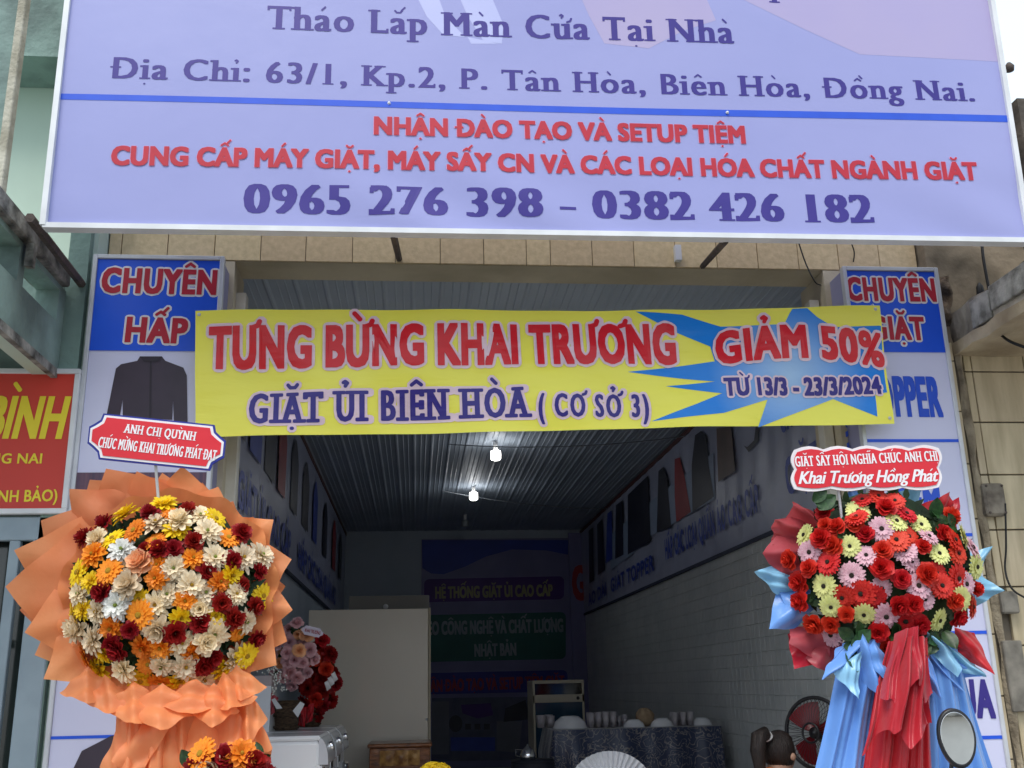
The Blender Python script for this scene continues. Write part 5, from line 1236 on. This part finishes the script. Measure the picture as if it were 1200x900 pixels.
gb(g2_, wavy(931, 527, 1100, 573, 4, 5, -2), YG2, mat('board_white', (.8, .76, .78), None, 4, .4), 'board_back', 0, .008)
gb(g2_, wavy(934, 530, 1097, 570, 3.4, 5, -2), YG2, M_BRDR, 'board_face', -.003, .002)
L('GIẶT SẤY HỘI NGHĨA CHÚC ANH CHỊ', 932, 547, 1099, 540, 12.5, 'slab', WHT, g2_, YG2 - .003, halo=None, lift=.002)
L('Khai Trương Hồng Phát', 936, 567, 1097, 564, 15, 'script', WHT, g2_, YG2 - .003, lift=.002)
mb = MB(); mb.tube([atY(982, 570, YG2 + .02), atY(990, 640, -.9)], .006, 6); mb.build('stick', M_STEEL, g2_)

# ------------------------------------------------------------------ red and blue wreath (right)
M_BL = mat('blue_satin', (.16, .36, .80), (.11, .28, .72), 2, .28, bump=.12, bscale=24, sheen=.3, trans=.18, vary=.06); M_LB = mat('pale_blue_satin', (.30, .60, .80), (.24, .52, .76), 2, .25, trans=.2, vary=.05)
M_RD = mat('red_organza', (.60, .014, .03), (.48, .008, .02), 2, .3, bump=.15, bscale=24, trans=.3, sheen=.4, vary=.06); M_PR = mat('pale_red_organza', (.62, .13, .14), (.55, .09, .11), 2, .35, trans=.45, vary=.08)
C2 = atY(1041, 668, -.86)
rw = thing('flower_wreath', (C2.x, -.86, .12), 'wreath of red roses and lemon and pink gerberas in blue and red satin', 'flower wreath')
rr = random.Random(9)
W = lambda x, y, Y: atY(860 + x / 2.25, 500 + y / 2.25, Y)
def sh4(mt, pts, Y, name='wrapping_sheet', crease=.03, rip=.012, dy=(0, -.02, -.04, 0)):
    P = [W(x, y, Y) + Vector((0, dy[i], 0)) for i, (x, y) in enumerate(pts)]; sheetgrid(rw, P[0], P[1], P[2], P[3], mt, name, rr, crease, rip, n=16)
# behind, left fan
sh4(M_PR, [(260, 330), (150, 400), (65, 338), (140, 262)], -.80); sh4(M_PR, [(280, 330), (110, 300), (95, 250), (220, 225)], -.78); sh4(M_PR, [(290, 300), (150, 240), (150, 200), (235, 230)], -.79); sh4(M_PR, [(240, 380), (120, 400), (92, 315), (170, 260)], -.76)
sh4(M_LB, [(200, 420), (120, 440), (46, 385), (120, 358)], -.81, crease=.02); sh4(M_BL, [(250, 440), (175, 525), (85, 535), (128, 420)], -.83, crease=.045); sh4(M_BL, [(230, 410), (190, 500), (140, 500), (105, 385)], -.80)
sh4(M_RD, [(270, 500), (300, 600), (150, 640), (150, 540)], -.80); sh4(M_PR, [(250, 520), (260, 630), (137, 572), (160, 520)], -.83); sh4(M_PR, [(290, 540), (280, 645), (205, 635), (170, 570)], -.82)
# top
sh4(M_BL, [(340, 300), (290, 235), (296, 170), (380, 180)], -.79); sh4(M_BL, [(400, 300), (350, 215), (370, 172), (450, 190)], -.78); sh4(M_LB, [(450, 300), (392, 190), (480, 155), (497, 235)], -.80, crease=.015)
sh4(M_RD, [(500, 320), (492, 215), (560, 176), (595, 245)], -.79); sh4(M_RD, [(520, 330), (540, 225), (585, 190), (600, 290)], -.77)
# right
sh4(M_LB, [(560, 400), (615, 340), (668, 318), (640, 430)], -.78); sh4(M_LB, [(560, 420), (650, 390), (697, 434), (640, 478)], -.80, crease=.02)
# flowers
fr = [(398,217,'R'),(272,267,'R'),(322,258,'R'),(243,228,'R'),(390,330,'R'),(385,375,'R'),(437,403,'R'),(505,390,'R'),(468,470,'R'),(175,410,'R'),(178,460,'R'),(213,518,'R'),(380,540,'R'),(490,520,'R'),(588,500,'R'),(200,375,'R'),(570,238,'R'),(150,350,'R'),(265,315,'R'),(230,298,'R'),(350,285,'R'),(430,470,'R'),(575,460,'R'),(262,520,'R'),
(248,358,'G'),(285,450,'G'),(335,440,'G'),(368,450,'G'),(455,510,'G'),(460,290,'G'),(578,300,'G'),(545,420,'G'),(588,335,'G'),(628,475,'G'),(455,230,'G'),(590,400,'G'),(320,240,'G'),(535,385,'G'),(425,300,'G'),
(190,285,'L'),(305,315,'L'),(540,335,'L'),(635,370,'L'),(240,420,'L'),(342,495,'L'),(595,455,'L'),(540,510,'L'),(255,475,'L'),(330,222,'L'),(495,258,'L'),(427,250,'L'),(600,290,'L'),
(203,330,'P'),(348,340,'P'),(312,392,'P'),(390,425,'P'),(450,328,'P'),(512,290,'P'),(470,355,'P'),(505,455,'P'),(400,500,'P'),(258,548,'P'),(388,270,'P'),(625,320,'P'),(485,420,'P'),(610,415,'P')]
SZR = {k: v * .9 for k, v in SZ.items()}
dome(C2, .37, .16, fr, rw, rr, SZR, 2.25, 860, 500, ['R', 'G', 'R'], 10)
for x, y in ((320, 560), (380, 305), (570, 265), (500, 565), (410, 560), (480, 400), (350, 520), (300, 285), (545, 240), (440, 555), (310, 590), (535, 550), (490, 575), (210, 210)):
    for j in range(3):
        P = W(x + rr.uniform(-22, 22), y + rr.uniform(-14, 14), -.95); place_leaf(P, Vector((rr.uniform(-.6, .6), -1, rr.uniform(-.3, .6))), rr.uniform(.055, .095), rw, rr)
# drapes below
def dr(mt, pts, Yt, Yb, folds, amp, name='satin_drape', bulge=.05, nu=60, nv=30):
    a, b, c, d = W(*pts[0], Yt), W(*pts[1], Yt), W(*pts[2], Yb), W(*pts[3], Yb); drape(rw, a, b, c, d, mt, name, folds, amp, rr, nu, nv, bulge=bulge)
dr(M_BL, [(290, 570), (400, 560), (330, 1100), (170, 1100)], -.90, -.93, 2.3, .022, bulge=.06)
dr(M_BL, [(470, 560), (590, 590), (740, 1100), (470, 1100)], -.88, -.92, 3.3, .022, bulge=.07)
dr(M_RD, [(395, 560), (510, 560), (530, 1100), (310, 1100)], -.93, -.97, 4.2, .02, bulge=.10)
dr(M_RD, [(400, 570), (500, 565), (505, 820), (345, 835)], -1.0, -1.06, 2.6, .03, bulge=.12)
dr(M_RD, [(425, 545), (480, 545), (520, 700), (380, 720)], -1.02, -1.08, 2.2, .03, bulge=.08)
# bow-like folds
sh4(M_BL, [(345, 550), (300, 590), (220, 668), (330, 640)], -.97, crease=.05); sh4(M_LB, [(340, 590), (270, 640), (320, 722), (345, 640)], -1.0, crease=.03); sh4(M_BL, [(340, 545), (415, 600), (375, 712), (320, 640)], -1.0, crease=.06); sh4(M_BL, [(370, 560), (415, 615), (395, 670), (340, 610)], -1.02, crease=.04)
sh4(M_LB, [(510, 540), (620, 600), (580, 660), (520, 580)], -.98, crease=.05); sh4(M_BL, [(490, 560), (540, 620), (600, 705), (520, 650)], -.96, crease=.05); sh4(M_BL, [(500, 580), (530, 640), (535, 720), (490, 640)], -.99, crease=.04); sh4(M_LB, [(545, 560), (640, 620), (655, 660), (570, 640)], -.95, crease=.04)
sh4(M_RD, [(580, 530), (640, 540), (674, 655), (600, 600)], -.97, crease=.05); sh4(M_RD, [(585, 540), (625, 600), (660, 640), (580, 590)], -.94); sh4(M_BL, [(560, 600), (650, 640), (640, 660), (570, 655)], -.93)
tripod(rw, C2.x, -.74, 1.5, M_BAMB)

# ------------------------------------------------------------------ baskets on the washing machines
M_WICK = mat('brown_wicker', (.16, .10, .055), (.05, .03, .018), 40, .7, bump=1.0, bscale=90, stretch=(1, 1, 3))
def basket(x0, x1, y, ztop, lab, kinds, n, cloud, r3):
    t = thing('flower_basket', ((x0 + x1) / 2, y, 1.256), lab, 'flower basket')
    mb = MB(); cx = (x0 + x1) / 2; r = (x1 - x0) / 2
    mb.lathe([(0, 0), (r * .82, 0), (r, ztop - 1.256), (r * .9, ztop - 1.256), (r * .8, .02), (0, .02)], Vector((cx, y, 1.258)), 36, wob=lambda t_, i: 1 + .02 * sin(t_ * 18)); mb.build('basket', M_WICK, t)
    for k in range(3):
        zz2 = 1.28 + k * (ztop - 1.28) / 2.2; rk = r * (.84 + .16 * (zz2 - 1.256) / (ztop - 1.256)); mb = MB()
        mb.tube([Vector((cx + (rk + .004) * cos(a * pi / 15), y + (rk + .004) * sin(a * pi / 15), zz2 + .005 * sin(a * 2.1))) for a in range(31)], .006, 5, cap=False); mb.build('weave_band', M_WICK, t)
    for i in range(n):
        x, yy, s_ = cloud(i, r3); P = atY(x, yy, y - .05 + r3.uniform(-.06, .1)); d = Vector(((x - (cloud.cx)) / 40, -.8, (cloud.cy - yy) / 50)).normalized()
        place_flower(r3.choice(kinds), P, d, s_, t, r3)
    for i in range(16):
        x, yy, s_ = cloud(i, r3); place_leaf(atY(x, yy, y + .02), Vector((r3.uniform(-1, 1), -1, r3.uniform(-.5, 1))), .09, t, r3)
    return t
def mk(cx, cy, rx, ry, s0):
    def f(i, r_): a = i * 2.399; q_ = math.sqrt((i % 24 + .5) / 24); return (cx + rx * q_ * cos(a), cy + ry * q_ * sin(a), s0 * r_.uniform(.85, 1.15))
    f.cx = cx; f.cy = cy; return f
ra = random.Random(3)
b0, b1 = atY(320, 840, 1.95), atY(352, 840, 1.95)
bk1 = basket(b0.x, b1.x, 1.95, 1.44, 'wicker basket of pale pink roses with white tag on the nearest washing machine', ['k', 'k', 'k', 'p'], 30, mk(343, 768, 26, 38, .042), ra)
for i in range(60):
    pass
mb = MB()
for i in range(90):
    c = atY(ra.gauss(320, 8), ra.gauss(796, 9), 1.8 + ra.uniform(-.04, .04)); mb.lathe([(0, -.007), (.007, 0), (0, .007)], c, 5)
o = mb.build('baby_breath', P_WHT, bk1); o['kind'] = 'stuff'
for pts in ([(311, 815), (318, 808), (322, 835), (314, 840)], [(318, 812), (326, 818), (318, 832), (312, 822)]):
    sheetgrid(bk1, *[atY(x, y, 1.78) for x, y in pts], M_PR, 'ribbon', ra, .02, .01)
for pts in ([(318, 820), (322, 818), (331, 830), (324, 831)], [(343, 833), (352, 822), (357, 825), (349, 841)]):
    sheetgrid(bk1, *[atY(x, y, 1.74) for x, y in pts], M_SOCK, 'gift_tag', ra, .0, .002, n=3)
mb = MB(); P = [atY(x, y, 1.7) for x, y in scallop(366, 740, 26, 11, .22, (4, 4))]; mb.prism(P, (0, .004, 0)); mb.build('name_card', mat('lilac_card', (.55, .50, .60), None, 4, .5), bk1)
L('KHAI TRƯƠNG', 357, 740, 375, 744, 4, 'plain', P_RED, bk1, 1.7, lift=.002)
b0, b1 = atY(347, 842, 2.5), atY(377, 842, 2.5)
bk2 = basket(b0.x, b1.x, 2.5, 1.42, 'wicker basket of dark red roses and foliage behind the pink basket', ['r', 'R', 'r'], 26, mk(373, 796, 21, 46, .055), ra)
for pts in ([(352, 830), (360, 828), (357, 852), (349, 850)], [(361, 826), (368, 824), (366, 845), (358, 848)]):
    sheetgrid(bk2, *[atY(x, y, 2.3) for x, y in pts], M_RD, 'ribbon', ra, .02, .01)
for k in range(3):
    sheetgrid(bk2, *[atY(x + k * 4, y - k * 5, 2.3) for x, y in ((380, 800), (384, 797), (388, 806), (383, 810))], M_SOCK, 'white_ribbon', ra, .01, .003, n=3)

# ------------------------------------------------------------------ yellow flowers, pleated rosette
yp = thing('potted_flowers', tuple(Vector((atY(508, 900, 1.0).x, 1.0, ZF))), 'round bunch of small yellow chrysanthemums near the wooden cabinet', 'potted flowers')
cy = atY(509, 906, 1.0); mb = MB(); mb.lathe([(0, 0), (.10, 0), (.13, .45), (.12, .46), (0, .44)], Vector((cy.x, 1.0, ZF)), 28); mb.build('pot', mat('dark_glazed_pot', (.05, .035, .03), None, 5, .2), yp)
mb = MB(); mb.lathe([(0, 0), (.07, .02), (.10, .1), (.09, .2), (0, .25)], Vector((cy.x, 1.0, ZF + .44)), 20, wob=lambda t_, i: 1 + .15 * sin(t_ * 7 + i * 2)); mb.build('foliage', M_LEAF2, yp)
for i in range(30):
    a = i * 2.399; q_ = math.sqrt((i + .5) / 30); d = Vector((q_ * cos(a), q_ * sin(a) * .8, math.sqrt(max(0, 1 - q_ * q_)) * .6)); place_flower('y', Vector((cy.x, 1.0, cy.z - .01)) + Vector((d.x * .09, d.y * .09, d.z * .09)), (d + Vector((0, -.3, .2))).normalized(), .024, yp, ra)
ro = thing('pleated_rosette', (atY(715, 900, 1.0).x, 1.0, ZF), 'white pleated paper rosette whose top shows before the buffet table', 'rosette')
cr_ = atY(716, 933, 1.0); rad_ = (933 - 886) * 6.03 / F
mb = MB()
def ros(u, v):
    a = 2 * pi * u; k = int(u * 96 + .5); r = rad_ * (.12 + .88 * v); return Vector((cr_.x + r * cos(a) * 1.08, 1.0 - .012 * (1 if k % 2 else -1) * v - .02 * (1 - v), cr_.z + r * sin(a)))
mb.grid(ros, 96, 3, smooth=False); mb.build('pleated_disc', mat('white_paper', (.74, .76, .80), None, 5, .6, trans=.3), ro)
mb = MB(); mb.lathe([(0, .03), (.035, .025), (.04, 0)], Vector((cr_.x, .985, cr_.z)), 20, axis=N0); mb.build('centre_button', M_SOCK, ro)
for dx in (-.12, .12): mb = MB(); mb.tube([(cr_.x, 1.02, cr_.z), (cr_.x + dx, 1.12, ZF)], .01, 6); mb.build('stand_leg', M_BAMB, ro)

# ------------------------------------------------------------------ scooter with its mirror
M_SCP = mat('dark_scooter_paint', (.02, .022, .03), None, 5, .18, coat=.6)
sc_ = thing('motor_scooter', (1.72, -1.9, .12), 'dark parked scooter with an oval rear mirror in front of the blue satin', 'scooter')
mc = atY(1122, 865, -1.65); tv = (CAM + Vector((-.55, -.1, .35)) - mc).normalized()
q = (Vector((-.12, -1, .07))).normalized().to_track_quat('Z', 'Y')
def oval(s_, a_, b_, z): return [mc + q @ Vector((s_ * (a_ * cos(t) * (1 + .08 * sin(t))), s_ * b_ * sin(t) + 0, z)) for t in [2 * pi * k / 40 for k in range(40)]]
def mirror_loft(rings, mt, name, par, cap=True):
    mb = MB(); V = []; 
    for r in rings: V += r
    n = 40; Fs = [(i * n + k, i * n + (k + 1) % n, (i + 1) * n + (k + 1) % n, (i + 1) * n + k) for i in range(len(rings) - 1) for k in range(n)]
    mb.add(V, Fs, 0, True)
    if cap: mb.add(rings[-1], [tuple(range(n))], 0, False)
    return mb.build(name, mt, par)
HA, HB = .056, .086
mh = mirror_loft([oval(.9, HA, HB, .001), oval(1, HA, HB, .004), oval(1.06, HA, HB, 0), oval(1.08, HA, HB, -.012), oval(.9, HA, HB, -.03), oval(.4, HA, HB, -.045), oval(.02, HA, HB, -.047)], M_FB, 'mirror_housing', sc_, False)
mirror_loft([oval(.93, HA, HB, .0025), oval(.92, HA, HB, .0028)], mat('mirror_glass', (.9, .92, .93), (.9, .92, .93), 1, .015, metal=1), 'mirror_glass', mh)
b_ = mc - Vector((-.015, -.03, .09)) + q @ Vector((0, 0, -.02)); b_ = mc + Vector((-.012, .03, -.085))
mb = MB(); mb.tube([b_ + Vector((0, 0, .02)), b_ + Vector((-.02, 0, -.06)), b_ + Vector((.06, -.02, -.16)), b_ + Vector((.06, -.02, -.24))], .007, 8); mb.build('mirror_stem', M_FB, sc_)
hb = b_ + Vector((.06, -.02, -.24))
mb = MB(); mb.tube([hb + Vector((-.15, -.03, -.02)), hb, hb + Vector((.22, .05, .0)), hb + Vector((.44, .05, 0)), hb + Vector((.60, -.02, -.02))], .013, 10); mb.build('handlebar', M_FB, sc_)
for e in (hb + Vector((-.15, -.03, -.02)), hb + Vector((.60, -.02, -.02))):
    mb = MB(); mb.tube([e, e + (e - hb - Vector((.22, 0, 0))).normalized() * .1], .018, 10); mb.build('grip', M_BLK, sc_)
hx, hy, hz = hb.x + .22, hb.y + .05, hb.z
mb = MB(); mb.grid(lambda u, v: Vector((hx + (.13 - .03 * v) * cos(pi * u), hy + .02 + .14 * sin(pi * u) * (1 - .2 * v), hz + .03 - .16 * v)), 20, 8); mb.build('handle_cowl', M_SCP, sc_)
mb = MB(); mb.grid(lambda u, v: Vector((hx + (.12 + .12 * sin(pi * v)) * cos(pi * u), hy + .05 + .16 * sin(pi * u) + .06 * v, hz - .14 - .52 * v)), 20, 12); mb.build('leg_shield', M_SCP, sc_)
mb = MB(); mb.box(hx - .14, hx + .14, hy - .42, hy + .05, .32, .40, bev=.02); mb.build('footboard', M_SCP, sc_)
mb = MB(); mb.grid(lambda u, v: Vector((hx + .16 * sin(pi * v) ** .5 * cos(2 * pi * u), hy - .78 + .40 * cos(pi * v), .55 + .17 * sin(pi * v) ** .5 * sin(2 * pi * u))), 24, 16); mb.build('tail_body', M_SCP, sc_)
mb = MB(); mb.grid(lambda u, v: Vector((hx + .13 * cos(2 * pi * u) * sin(pi * v) ** .4, hy - .76 + .36 * cos(pi * v), .74 + .04 * sin(2 * pi * u) * sin(pi * v) ** .4)), 20, 12); mb.build('seat', M_BLK, sc_)
for wy in (hy + .30, hy - .95):
    w_ = MB(); w_.lathe([(.16, -.03), (.21, -.035), (.24, 0), (.21, .035), (.16, .03)], Vector((hx, wy, .36)), 32, axis=Vector((1, 0, 0))); wh = w_.build('wheel', mat('tyre_rubber', (.02, .02, .02), None, 20, .9), sc_)
    w_ = MB(); w_.lathe([(.16, -.03), (.05, -.02), (0, -.02)], Vector((hx, wy, .36)), 24, axis=Vector((1, 0, 0))); w_.lathe([(.16, .03), (.05, .02), (0, .02)], Vector((hx, wy, .36)), 24, axis=Vector((1, 0, 0))); w_.build('rim', M_CHR, wh)
mb = MB(); mb.tube([(hx, hy + .08, hz - .3), (hx, hy + .30, .36)], .03, 10); mb.build('fork', M_FB, sc_)
mb = MB(); mb.tube([(hx + .1, hy - .5, .34), (hx + .26, hy - .52, .125)], .012, 8); mb.build('side_stand', M_FB, sc_)

bpy.data.objects.remove(_to); bpy.data.curves.remove(_tc)
